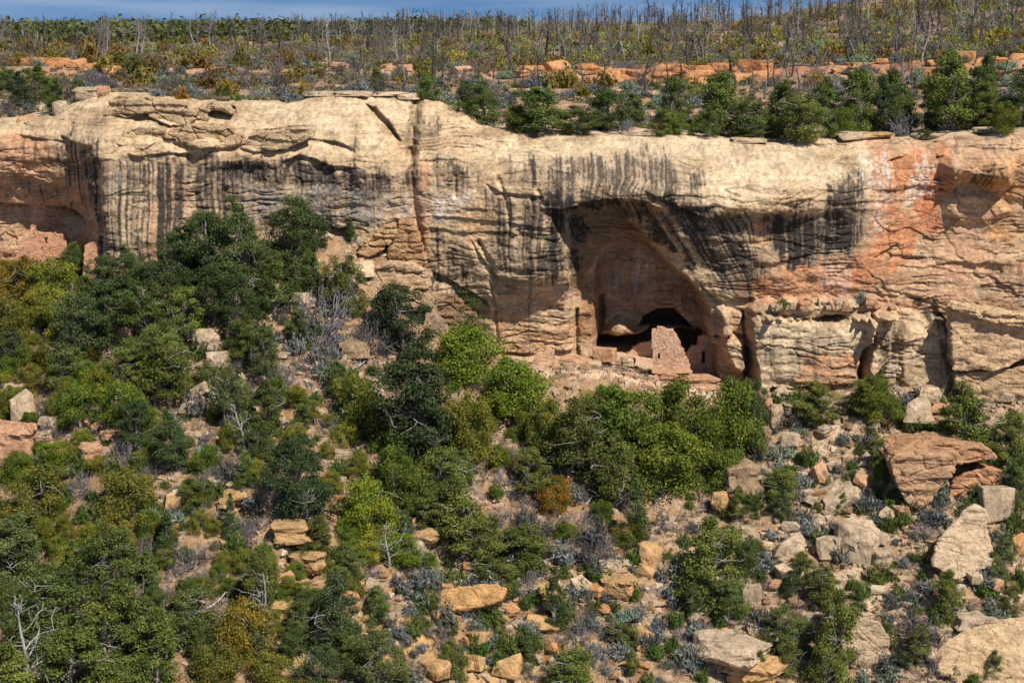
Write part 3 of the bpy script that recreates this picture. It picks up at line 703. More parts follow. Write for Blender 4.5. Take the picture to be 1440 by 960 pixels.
xs = np.concatenate([-46 - 1.5 * 1.13 ** np.arange(40)[::-1], np.arange(-46, 46.01, 0.14), 46 + 1.5 * 1.13 ** np.arange(40)])
ys = np.concatenate([99 - 0.6 * 1.12 ** np.arange(48)[::-1], np.arange(99, 133.6, 0.14), np.array([134.5, 136, 139, 142])])
SX, SY = np.meshgrid(xs, ys)
SZ = slope_z(SX, SY)
n1 = fbm(SX * 0.12, SY * 0.16, 4, 131); n2 = fbm(SX * 0.9, SY * 1.1, 4, 132); n3 = fbm(SX * 2.6, SY * 3.0, 3, 133, .7)
us = 720 + FPX * SX / np.maximum(SY * CP + 25 * SP, 20)
f1, f2, cid = worley(SX * 1.6 + 0.5 * n2, SY * 1.9 + 0.5 * n2, 135)
sc_ = mix(np.broadcast_to(np.array((0.33, 0.185, 0.09)), SX.shape + (3,)), (0.21, 0.125, 0.075), np.clip(0.45 + 1.3 * n1, 0, 1))
right = sstep(880, 1150, us)
sc_ = mix(sc_, np.array((0.44, 0.30, 0.175)), np.clip(0.25 + 0.55 * right + 0.9 * n2, 0, 1) * 0.75)
sc_ = mix(sc_, np.array((0.50, 0.31, 0.13)), sstep(0.05, 0.35, fbm(SX * 0.16, SY * 0.3, 3, 136)) * sstep(300, 420, us) * sstep(1000, 860, us) * sstep(122, 112, SY) * 0.85)
sc_ = mix(sc_, np.array((0.50, 0.375, 0.25)), (cid > 0.62) * sstep(0.05, 0.2, f2 - f1) * (0.35 + 0.5 * right))
sc_ = mix(sc_, np.array((0.07, 0.05, 0.04)), 0.75 * sstep(0.12, 0.45, n3 + 0.4 * n2))
apron = (SY > np.interp(SX, bx, by) - np.interp(SX, bench_x, bench_u[:, 1]) - 0.6) * sstep(690, 740, us) * sstep(1020, 985, us)
sc_ = mix(sc_, np.array((0.55, 0.36, 0.235)) * (1 + 0.3 * n2[..., None]), apron * 0.9)
SZ = SZ + (cid > 0.62) * sstep(0.03, 0.25, f2 - f1) * 0.10 * (cid - 0.4) * 2 * (1 - 0.6 * apron)
sc_ = np.clip(sc_ * (1 + 0.5 * n3[..., None]), 0.01, 0.8)
gr = link('slope_ground', mesh_from('slope_ground', np.stack([SX, SY, SZ], -1).reshape(-1, 3), [grid_faces(*SX.shape)], [M_SOIL], col=sc_.reshape(-1, 3), smooth=True))
tag(gr, kind='structure')

def slope_h(x, y):
    """height of the slope mesh itself"""
    x = np.asarray(x, float); y = np.asarray(y, float)
    i = np.clip(np.searchsorted(xs, x) - 1, 0, len(xs) - 2); j = np.clip(np.searchsorted(ys, y) - 1, 0, len(ys) - 2)
    a = np.clip((x - xs[i]) / (xs[i + 1] - xs[i]), 0, 1); b = np.clip((y - ys[j]) / (ys[j + 1] - ys[j]), 0, 1)
    return (SZ[j, i] * (1 - a) + SZ[j, i + 1] * a) * (1 - b) + (SZ[j + 1, i] * (1 - a) + SZ[j + 1, i + 1] * a) * b
def on_slope(u, v):
    for k in range(12):
        p = ray_hit(u, v + 6 * k, slope_h, 75, 134.0)
        if p is not None: return p
def on_mesa(u, v):
    for k in range(30):
        p = ray_hit(u, v - 2 * k, mesa_z, 131, 700, 1400)
        if p is None: continue
        y0 = float(np.interp(np.clip(p[0], -wing[-1], wing[-1]), cx, ytop))
        if p[1] < y0 + 0.3:
            x, y, z = p[0], y0 + 0.4, 0
            return x, y, float(mesa_z(np.array([x]), np.array([y]))[0])
        return p
# ================================================================== PLANTS AND STONES: shapes
M_BARK = wood_mat('grey bark', (0.21, 0.18, 0.155))
M_SILVER = wood_mat('weathered dead wood', (0.27, 0.245, 0.225))
M_CHAR = wood_mat('charred wood', (0.045, 0.04, 0.037), 0.6)
M_TWIG = wood_mat('grey twigs', (0.155, 0.14, 0.14), 0.4)
M_JUN = leaf_mat('juniper leaves', (0.032, 0.046, 0.013), (0.135, 0.165, 0.05))
M_PIN = leaf_mat('pinyon needles', (0.022, 0.036, 0.014), (0.095, 0.125, 0.048), 0.18)
M_OAK = leaf_mat('oak leaves', (0.055, 0.08, 0.014), (0.18, 0.215, 0.036), 0.32)
for M_, c_ in ((M_OAK, (0.27, 0.20, 0.035)), (M_JUN, (0.17, 0.185, 0.06))):
    q = [x for x in M_.node_tree.nodes if x.type == 'VALTORGB'][0].color_ramp.elements; q[1].position = 0.8; q = q.new(1.0); q.color = (*c_, 1)
M_SAGE = leaf_mat('sage leaves', (0.10, 0.105, 0.09), (0.25, 0.26, 0.235), 0.15)
M_GREEN = leaf_mat('green stems', (0.04, 0.06, 0.012), (0.12, 0.155, 0.035), 0.2)
M_STONE = rock_mat('loose sandstone', (0.47, 0.345, 0.225), bump=0.9, scale=1.6, contrast=1.1)

class Geo:
    def __init__(s): s.V = []; s.F = []; s.mi = []; s.r = []; s.n = 0
    def add(s, V, F, mi=0, r=None):
        V = np.asarray(V, float); F = np.asarray(F, int)
        s.V.append(V); s.F.append(F + s.n); s.mi.append(mi); s.n += len(V)
        s.r.append(np.full(len(F), 0.5) if r is None else r)
    def tube(s, P, rad, k=5, mi=0):
        P = np.asarray(P, float); n = len(P); rad = np.broadcast_to(rad, (n,))
        T = np.gradient(P, axis=0); T /= np.linalg.norm(T, axis=1)[:, None] + 1e-9
        a = np.where(np.abs(T[:, 2:3]) < 0.9, np.array([[0, 0, 1.]]), np.array([[1., 0, 0]]))
        N = np.cross(T, a); N /= np.linalg.norm(N, axis=1)[:, None]; B = np.cross(T, N)
        th = np.arange(k) * 2 * math.pi / k
        V = P[:, None] + rad[:, None, None] * (np.cos(th)[None, :, None] * N[:, None] + np.sin(th)[None, :, None] * B[:, None])
        i = np.arange(n * k).reshape(n, k); j = np.roll(i, -1, 1)
        s.add(V.reshape(-1, 3), np.stack([i[:-1], j[:-1], j[1:], i[1:]], -1).reshape(-1, 4), mi)
    def leaves(s, C, N, size, rng, aspect=1.6, mi=0, r=None, up=None):
        """one small bent leaf spray per centre: a quad whose long axis follows up (or a random direction in its plane)"""
        m = len(C); N = N / (np.linalg.norm(N, axis=1)[:, None] + 1e-9)
        a = rng.normal(size=(m, 3)) if up is None else up
        A = a - (a * N).sum(1)[:, None] * N; A /= np.linalg.norm(A, axis=1)[:, None] + 1e-9
        B = np.cross(N, A); sz = (size * rng.uniform(0.6, 1.35, m))[:, None]
        w = sz / math.sqrt(aspect) * 0.5; l = sz * math.sqrt(aspect) * 0.5
        V = np.stack([C - A * l, C + B * w * rng.uniform(.6, 1.3, (m, 1)) + N * w * .35, C + A * l, C - B * w * rng.uniform(.6, 1.3, (m, 1)) + N * w * .35], 1).reshape(-1, 3)
        s.add(V, np.arange(4 * m).reshape(m, 4), mi, rng.rand(m) if r is None else r)
    def mesh(s, name, mats, smooth=False):
        return mesh_from(name, np.concatenate(s.V), s.F, mats, s.mi, rnd=np.concatenate(s.r), smooth=smooth)

def bent(a, b, rng, sag=0.1, n=5):
    a = np.asarray(a, float); b = np.asarray(b, float); t = np.linspace(0, 1, n)[:, None]
    L = np.linalg.norm(b - a); o = rng.normal(size=3) * sag * L
    return a + (b - a) * t + o * (4 * t * (1 - t)) + rng.normal(size=(n, 3)) * L * 0.02 * (t * (1 - t) * 4)

def woody_tree(seed, prof, nclump, nleaf, lsize, mat, h=5.0, wid=2.0, cr=0.55, bare=6, low=0.12, flat=0.8, lean=0.08):
    """a tree h metres tall: trunk with limbs out to every leaf clump, ragged crown with gaps, some dead limbs"""
    rng = np.random.RandomState(seed)
    T = Geo(); C = Geo()
    ln = rng.normal(size=2) * lean * h
    def axis(t): return np.array([ln[0] * t + 0.12 * math.sin(3 * t + seed), ln[1] * t + 0.12 * math.cos(4 * t + seed), h * t])
    tt = np.linspace(-0.05, 0.85, 8)
    T.tube([axis(t) for t in tt], 0.034 * h * (1.05 - tt) ** 1.3 + 0.012, 6)
    skew = rng.uniform(0, 2 * math.pi)
    for k in range(nclump):
        t = low + (1 - low) * (k + rng.rand()) / nclump
        a = k * 2.4 + rng.normal() * 0.7
        lob = 0.78 + 0.26 * math.cos(a - skew) + 0.2 * math.sin(2 * a + seed) 
        rr = wid * prof(t) * lob * rng.uniform(0.45, 1.0)
        c = axis(t) * np.array([1, 1, 0.96]) + np.array([rr * math.cos(a), rr * math.sin(a), rng.normal() * 0.05 * h])
        c[2] = max(c[2], 0.25)
        r = cr * rng.uniform(0.65, 1.3) * (0.6 + 0.5 * prof(t))
        T.tube(bent(axis(max(0.03, t * 0.75 - 0.1)), c, rng, 0.08, 4), np.linspace(0.012 * h * (1.1 - t), 0.012, 4), 4)
        m = int(nleaf * rng.uniform(0.6, 1.3))
        d = rng.normal(size=(m, 3)); d /= np.linalg.norm(d, axis=1)[:, None]
        sub = rng.normal(size=(6, 3)); sub /= np.linalg.norm(sub, axis=1)[:, None]
        p = d * (rng.rand(m, 1) ** 0.4)
        p = p + 0.45 * sub[rng.randint(0, 6, m)] * rng.rand(m, 1)
        p[:, 2] = p[:, 2] * flat
        N = p * 0.9 + rng.normal(size=(m, 3)) * 0.55 + np.array([0, 0, 0.25])
        C.leaves(c + p * r, N, lsize, rng, 1.7, 0, np.clip(0.5 + 0.28 * rng.normal(size=m) + 0.18 * rng.normal(), 0, 1))
    for k in range(bare):
        t = rng.uniform(0.05, 0.8); a = rng.uniform(0, 6.28); L = wid * rng.uniform(0.6, 1.15) * max(prof(t), 0.4)
        e = axis(t) + np.array([L * math.cos(a), L * math.sin(a), L * rng.uniform(0.0, 0.5)])
        P = bent(axis(t), e, rng, 0.12, 5); T.tube(P, np.linspace(0.03, 0.012, 5), 4, 1)
        for q in range(4):
            s = P[rng.randint(1, 5)]; T.tube(bent(s, s + rng.normal(size=3) * 0.32 * L + np.array([0, 0, 0.1]), rng, 0.1, 3), np.linspace(0.018, 0.008, 3), 3, 1)
    return dict(parts=[('trunk', T.mesh('trunk', [M_BARK, M_SILVER], True)), ('crown', C.mesh('crown', [mat]))], h=h, w=2 * wid)
round_p = lambda t: max(0.0, 1 - ((t - 0.48) / 0.56) ** 2) ** 0.5
tall_p = lambda t: max(0.0, 1 - ((t - 0.42) / 0.60) ** 2) ** 0.6 * (1 - 0.25 * t)
cone_p = lambda t: max(0.03, (1 - t)) ** 0.85 * min(1, 0.55 + 3 * t)
dome_p = lambda t: max(0.0, 1 - ((t - 0.3) / 0.72) ** 2) ** 0.5
KIND = {}
KIND['juniper'] = [woody_tree(100 + k, round_p if k % 2 else tall_p, 54, 270, 0.092, M_JUN, 4.6, 1.75, 0.46, 6 + 3 * (k % 3)) for k in range(7)]
KIND['pinyon'] = [woody_tree(200 + k, tall_p if k % 2 else round_p, 58, 260, 0.09, M_PIN, 5.0, 1.75, 0.46, 3 + 3 * (k % 2)) for k in range(6)]
KIND['fir'] = [woody_tree(300 + k, cone_p, 62, 180, 0.085, M_PIN, 5.0, 1.45, 0.40, 0, 0.04, 0.6, 0.02) for k in range(3)]
KIND['oak'] = [woody_tree(400 + k, dome_p, 50, 260, 0.094, M_OAK, 3.0, 1.9, 0.55, 3 * (k % 2), 0.10, 0.8, 0.12) for k in range(5)]

def spray_shrub(seed, h, w, n, bl, bw, mat, upness=0.7, twigs=10):
    """many thin stems out of one root"""
    rng = np.random.RandomState(seed); G = Geo()
    d = rng.normal(size=(n, 3)); d[:, 2] = np.abs(d[:, 2]) * 0.9 + 0.05; d /= np.linalg.norm(d, axis=1)[:, None]
    lump = 0.72 + 0.35 * np.sin(np.arctan2(d[:, 1], d[:, 0]) * 3 + seed) * np.cos(d[:, 2] * 5 + seed) 
    R_ = (rng.rand(n) ** 0.45) * lump
    C = d * R_[:, None] * np.array([w / 2, w / 2, h * 0.92]); C[:, 2] += 0.03
    up = d * 0.8 + rng.normal(size=(n, 3)) * 0.35 + np.array([0, 0, upness])
    N = rng.normal(size=(n, 3)) + d * 0.8
    G.leaves(C, N, math.sqrt(bl * bw), rng, bl / bw, 0, None, up)
    for k in range(twigs):
        e = d[k] * np.array([w / 2, w / 2, h]) * rng.uniform(0.6, 1.0)
        G.tube(bent((0, 0, -0.1), e, rng, 0.1, 4), np.linspace(0.022, 0.008, 4), 3, 1)
    return dict(parts=[('shrub', G.mesh('shrub', [mat, M_TWIG]))], h=h, w=w)
KIND['sage'] = [spray_shrub(500 + k, 0.85, 1.15, 800, 0.17, 0.045, M_SAGE, 0.6) for k in range(5)]
KIND['greenbush'] = [spray_shrub(520 + k, 1.1, 1.4, 900, 0.22, 0.05, M_GREEN, 1.2) for k in range(4)]
KIND['rabbit'] = [spray_shrub(540 + k, 1.1, 1.5, 420, 0.24, 0.09, M_OAK, 0.9, 4) for k in range(4)]
def yucca(seed):
    rng = np.random.RandomState(seed); G = Geo(); n = 90
    for c in rng.uniform(-0.5, 0.5, (5, 2)):
        d = rng.normal(size=(n, 3)); d[:, 2] = np.abs(d[:, 2]) + 0.25; d /= np.linalg.norm(d, axis=1)[:, None]
        G.leaves(np.array([c[0], c[1], 0.05]) + d * 0.27, rng.normal(size=(n, 3)), 0.17, rng, 9, 0, None, d)
    return dict(parts=[('yucca', G.mesh('yucca', [M_SAGE]))], h=0.6, w=1.5)
KIND['yucca'] = [yucca(560), yucca(561)]

def twig_shrub(seed, h, w, mat, n=22, th=0.03, leaf=None):
    """leafless shrub: forked stems thinning to twigs"""
    rng = np.random.RandomState(seed); G = Geo()
    def grow(p, d, L, r, lev):
        e = p + d * L; P = bent(p, e, rng, 0.1, 4); G.tube(P, np.linspace(r, r * 0.6, 4), 4 if lev == 0 else 3)
        if lev < 3:
            for q in range(rng.randint(2, 4)):
                dd = d + rng.normal(size=3) * 0.55 + np.array([0, 0, 0.08]); dd /= np.linalg.norm(dd)
                grow(P[rng.randint(2, 4)], dd, L * rng.uniform(0.5, 0.8), max(r * 0.6, 0.009), lev + 1)
    for k in range(n):
        a = rng.uniform(0, 6.28); el = rng.uniform(0.25, 1.4)
        d = np.array([math.cos(a) * math.cos(el) * w / h, math.sin(a) * math.cos(el) * w / h, math.sin(el)]); d /= np.linalg.norm(d)
        grow(np.array([rng.normal() * 0.08 * w, rng.normal() * 0.08 * w, -0.1]), d, h * 0.42, th, 0)
    return dict(parts=[('shrub', G.mesh('bare_shrub', [mat]))], h=h, w=w)
KIND['bareshrub'] = [twig_shrub(600 + k, 1.5, 1.9, M_TWIG, 16, 0.028) for k in range(4)]

def snag(seed, h=5.0, mat=None, nb=12, spread=0.34, sub=4, th=0.019, whole=True):
    """standing dead tree: tapering, twisted trunk with crooked bare branches"""
    rng = np.random.RandomState(seed); T = Geo(); B = T if whole else Geo()
    ln = rng.normal(size=2) * 0.07 * h
    tt = np.linspace(-0.04, 1, 9)
    P = np.stack([ln[0] * tt + 0.03 * h * np.sin(tt * 5 + seed), ln[1] * tt + 0.03 * h * np.cos(tt * 6 + seed), h * tt], 1)
    T.tube(P, th * h * (1.04 - tt) ** 0.9 + 0.012, 6)
    for k in range(nb):
        t = rng.uniform(0.22, 0.98); p = np.array([np.interp(t, tt, P[:, i]) for i in range(3)])
        a = rng.uniform(0, 6.28); L = h * spread * (1.15 - 0.75 * t) * rng.uniform(0.4, 1.15)
        d = np.array([math.cos(a), math.sin(a), rng.uniform(0.1, 1.2)]); d /= np.linalg.norm(d)
        Q = bent(p, p + d * L, rng, 0.16, 5); B.tube(Q, np.linspace(0.011 * h * (1.2 - t), 0.012, 5), 4)
        for q in range(sub):
            s = Q[rng.randint(1, 5)]; e = s + (d * 0.4 + rng.normal(size=3) * 0.5 + np.array([0, 0, 0.3])) * L * 0.5
            B.tube(bent(s, e, rng, 0.12, 3), np.linspace(0.017, 0.009, 3), 3)
    return dict(parts=[('trunk', T.mesh('dead_tree', [mat], True))] + ([] if whole else [('branches', B.mesh('branches', [mat]))]), h=h, w=2 * spread * h * 0.7)
KIND['snagd'] = [snag(760 + k, 5.0, M_CHAR, 13 + 3 * (k % 3), 0.36, 4, .028) for k in range(6)]
KIND['snags'] = [snag(720 + k, 5.0, M_SILVER, 9 + 4 * (k % 3), 0.30, 3) for k in range(6)]
KIND['bigsnagd'] = [snag(790 + k, 5.0, M_CHAR, 16, 0.36, 5, .024, False) for k in range(3)]
KIND['bigsnags'] = [snag(795 + k, 5.0, M_SILVER, 14, 0.32, 4, .022, False) for k in range(4)]
def log(seed, L=4.0):
    rng = np.random.RandomState(seed); G = Geo()
    G.tube(bent((-L / 2, 0, 0.12), (L / 2, 0, 0.15), rng, 0.04, 7), np.linspace(0.11, 0.035, 7), 6)
    for k in range(9):
        x = rng.uniform(-0.3, 0.5) * L; d = rng.normal(size=3); d[2] = abs(d[2]) * 0.7; d[0] += 0.8
        G.tube(bent((x, 0, 0.15), np.array([x, 0, 0.15]) + d * rng.uniform(0.35, 0.8), rng, 0.12, 4), np.linspace(0.035, 0.012, 4), 4)
    return dict(parts=[('log', G.mesh('fallen_log', [M_SILVER], True))], h=0.6, w=L)
KIND['log'] = [log(740 + k) for k in range(4)]

for a, b in (('rustbush', 'rabbit'), ('greybush', 'sage'), ('scrub', 'bareshrub'), ('ledgerock', 'boulder')): KIND[a] = KIND.get(b)
import bmesh
from mathutils import noise as mnoise
def rock(seed, sx, sy, sz, n=16, cut=2, rough=0.05, strata=0.0):
    """angular block: hull of scattered points, edges knocked off, faces pitted and stepped along the bedding"""
    rng = random.Random(seed); bm = bmesh.new(); n += 6
    for k in range(n):
        p = [rng.choice((-1, 1)) * rng.uniform(0.45, 1) if rng.random() < 0.6 else rng.uniform(-1, 1) for _ in range(3)]
        bm.verts.new((p[0] * sx / 2, p[1] * sy / 2, (p[2] * 0.5 + 0.5) * sz))
    res = bmesh.ops.convex_hull(bm, input=bm.verts)
    bmesh.ops.delete(bm, geom=[v for v in bm.verts if not v.link_faces], context='VERTS')
    bmesh.ops.dissolve_limit(bm, angle_limit=0.18, verts=bm.verts, edges=bm.edges)
    bmesh.ops.bevel(bm, geom=list(bm.edges), offset=0.03 * min(sx, sy, sz), segments=1, affect='EDGES')
    bmesh.ops.triangulate(bm, faces=bm.faces)
    for c in range(cut + 1):
        lim = (0.42, 0.24, 0.15, 0.1)[c] * max(sx, sz)
        es = [e for e in bm.edges if e.calc_length() > lim]
        if es: bmesh.ops.subdivide_edges(bm, edges=es, cuts=1); bmesh.ops.triangulate(bm, faces=bm.faces)
    o = Vector((rng.uniform(0, 50), rng.uniform(0, 50), rng.uniform(0, 50)))
    sc = 2.2 / max(sx, sy, sz)
    nl = 3 + seed % 3; lay = [rng.uniform(0.80, 1.05) for _ in range(nl + 2)]; lx = [rng.uniform(-.06, .06) * sx for _ in range(nl + 2)]
    if strata:
        for v in bm.verts:
            k = v.co.z / sz * nl + 0.35 * mnoise.noise(Vector((v.co.x, v.co.y, 0)) * sc + o); i = int(max(0, min(nl, k))); f = k - i
            e = min(1, max(0, (f - 0.82) / 0.18)); a = lay[i] * (1 - e) + lay[i + 1] * e; a = 1 + (a - 1) * min(1, strata * 1.3)
            v.co.x = v.co.x * a + lx[i] * strata; v.co.y = v.co.y * a
    for v in bm.verts:
        q = Vector((v.co.x, v.co.y, v.co.z * (1 + 2.5 * strata))) * sc
        dv = mnoise.fractal(q * 1.5 + o, 1.0, 2.0, 4) * rough * max(sx, sz)
        if strata:
            dv += strata * 0.02 * max(sx, sz) * (1 if mnoise.noise(Vector((0.3 * q.x, 0.3 * q.y, v.co.z / sz * 5)) + o) > 0 else -1)
        nn = v.normal if v.normal.length > 0 else Vector((0, 0, 1))
        v.co += Vector((nn.x, nn.y, nn.z * 0.4)) * dv
    me = bpy.data.meshes.new('boulder'); bm.to_mesh(me); bm.free(); me.materials.append(M_STONE)
    a = me.attributes.new('rnd', 'FLOAT', 'FACE')
    return dict(parts=[('boulder', me)], h=sz, w=sx)
KIND['boulder'] = [rock(800 + k, 1, random.uniform(.7, 1), random.uniform(.55, .8), 14 + k % 6, 2, 0.022, 0.6 * (k % 2)) for k in range(9)]
KIND['slab'] = [rock(820 + k, 1.3, random.uniform(.8, 1.1), random.uniform(.28, .4), 16, 2, 0.018, 0.5) for k in range(6)]
KIND['crag'] = [rock(840 + k, 2.2, 1.6, 1.3, 24, 3, 0.028, 1.0) for k in range(4)]

KIND['ledgerock'] = KIND['boulder'] + KIND['slab'][:3]
# ================================================================== putting things down
NOUN = dict(juniper='juniper_tree', pinyon='pinyon_pine', fir='fir_tree', oak='oak_thicket', sage='sagebrush', greenbush='green_shrub', rabbit='rabbitbrush', yucca='yucca_plant', bareshrub='bare_shrub',
            rustbush='rust_shrub', greybush='grey_shrub', scrub='leafless_shrub', ledgerock='ledge_boulder', bigsnagd='blackened_snag', bigsnags='bare_snag', snagd='charred_snag', snags='silver_snag', log='fallen_log', boulder='boulder', slab='rock_slab', crag='rock_outcrop')
CATS = dict(juniper='tree', pinyon='tree', fir='tree', oak='shrub', sage='shrub', greenbush='shrub', rabbit='shrub', yucca='plant', bareshrub='shrub', rustbush='shrub', greybush='shrub', scrub='shrub', ledgerock='rock', bigsnagd='dead tree', bigsnags='dead tree', snagd='dead tree', snags='dead tree', log='log', boulder='rock', slab='rock', crag='rock')
SAYS = dict(juniper='juniper', pinyon='pinyon pine', fir='cone-shaped fir', oak='oak thicket', sage='sagebrush', greenbush='shrub', rabbit='rounded shrub', yucca='spiky yucca', bareshrub='leafless shrub',
            rustbush='shrub', greybush='low shrub', scrub='thorny shrub', ledgerock='ledge boulder', bigsnagd='blackened dead tree', bigsnags='bare dead tree', snagd='burnt dead tree', snags='bare dead tree', log='fallen dead log', boulder='boulder', slab='flat rock slab', crag='layered rock outcrop')
PLACED = []
_seq = {}
prng = random.Random(5)
def put_down(kind, p, h, w, tint=(1, 1, 1), color='', label=None, group=None, rot=None, variant=None, sink=0.05, tilt=None, zone='slope', noparts=False):
    """one copy of a kind at point p, h metres high and w metres wide; a thing of several parts hangs from an Empty"""
    vs = KIND[kind]; i = _seq.get(kind, 0); _seq[kind] = i + 1
    d = vs[(i if variant is None else variant) % len(vs)]
    rz = prng.uniform(0, 6.28) if rot is None else rot
    sxy = w / d['w']; sz = h / d['h']
    rt = (tilt[0], tilt[1], rz) if tilt else (0, 0, rz)
    if len(d['parts']) == 1:
        o = bpy.data.objects.new(NOUN[kind], d['parts'][0][1]); COL.objects.link(o); o.color = (*tint, 1)
    else:
        o = bpy.data.objects.new(NOUN[kind], None); COL.objects.link(o); o.empty_display_size = 0.2
        for pn, me in d['parts']:
            c = bpy.data.objects.new(pn, me); COL.objects.link(c); c.parent = o; c.color = (*tint, 1) if pn == 'crown' else (1, 1, 1, 1)
    o.location = (p[0], p[1], p[2] - sink * h); o.rotation_euler = rt; o.scale = (sxy, sxy, sz)
    o['category'] = CATS[kind]; o['kind'] = 'thing'
    o['group'] = group or (SAYS[kind] + (' bushes' if kind == 'sage' else 's') + ' on the ' + zone)
    u, v = PX(p[0], p[1], p[2])
    PLACED.append(dict(o=o, kind=kind, u=float(u), v=float(v), hpx=h * FPX / p[1], wpx=w * FPX / p[1], color=color, label=label, zone=zone))
    return o

def prism(name, pts, y0, depth, label, tint, cat='rock', taper=0.25, seed=1, tilt=0.0, color='', bed=1.0, group='great fallen blocks'):
    """block with the outline given, real depth, edges worn"""
    P = wpoly(pts, y0); bm = bmesh.new(); c = P.mean(0)
    f = [bm.verts.new((a - c[0], -depth * .5 + 0.1 * math.sin(i * 2.3), b - c[1])) for i, (a, b) in enumerate(P)]
    k = [bm.verts.new(((a - c[0]) * (1 - taper * .3), depth * .5, (b - c[1]) * (1 - taper * .3))) for a, b in P]
    n = len(P); bm.faces.new(f[::-1]); bm.faces.new(k)
    for i in range(n): bm.faces.new((f[i], f[(i + 1) % n], k[(i + 1) % n], k[i]))
    bmesh.ops.recalc_face_normals(bm, faces=bm.faces)
    bmesh.ops.bevel(bm, geom=list(bm.edges), offset=.09, segments=1, affect='EDGES'); bmesh.ops.triangulate(bm, faces=bm.faces)
    for L in (1.2, .6, .35, .2, .13):
        es = [e for e in bm.edges if e.calc_length() > L]
        if es: bmesh.ops.subdivide_edges(bm, edges=es, cuts=1); bmesh.ops.triangulate(bm, faces=bm.faces)
    bm.normal_update()
    for v in bm.verts:
        q = v.co; d = mnoise.fractal(Vector((q.x * .8, q.y * .8, q.z * 1.6 + seed)), 1, 2, 6) * .15
        d += .07 * bed * (1 if mnoise.noise(Vector((q.x * .3, q.y * .3 + seed, q.z * 2.6))) > 0 else -1)
        w_ = Vector((q.x * .55 + seed, q.y * .55, q.z * .9)) + mnoise.noise_vector(q * .8) * .25; vd = mnoise.voronoi(w_)[0]
        d -= .16 * min(1, bed + .25) * max(0, 1 - (vd[1] - vd[0]) / .09)
        v.co += v.normal * d
    me = bpy.data.meshes.new(name); bm.to_mesh(me); bm.free(); me.materials.append(M_STONE)
    o = link(name, me); o.location = (c[0], y0 + depth / 2, c[1]); o.rotation_euler = (-tilt, 0, 0); o.color = (*tint, 1); tag(o, label, cat, group, 'thing')
    return o
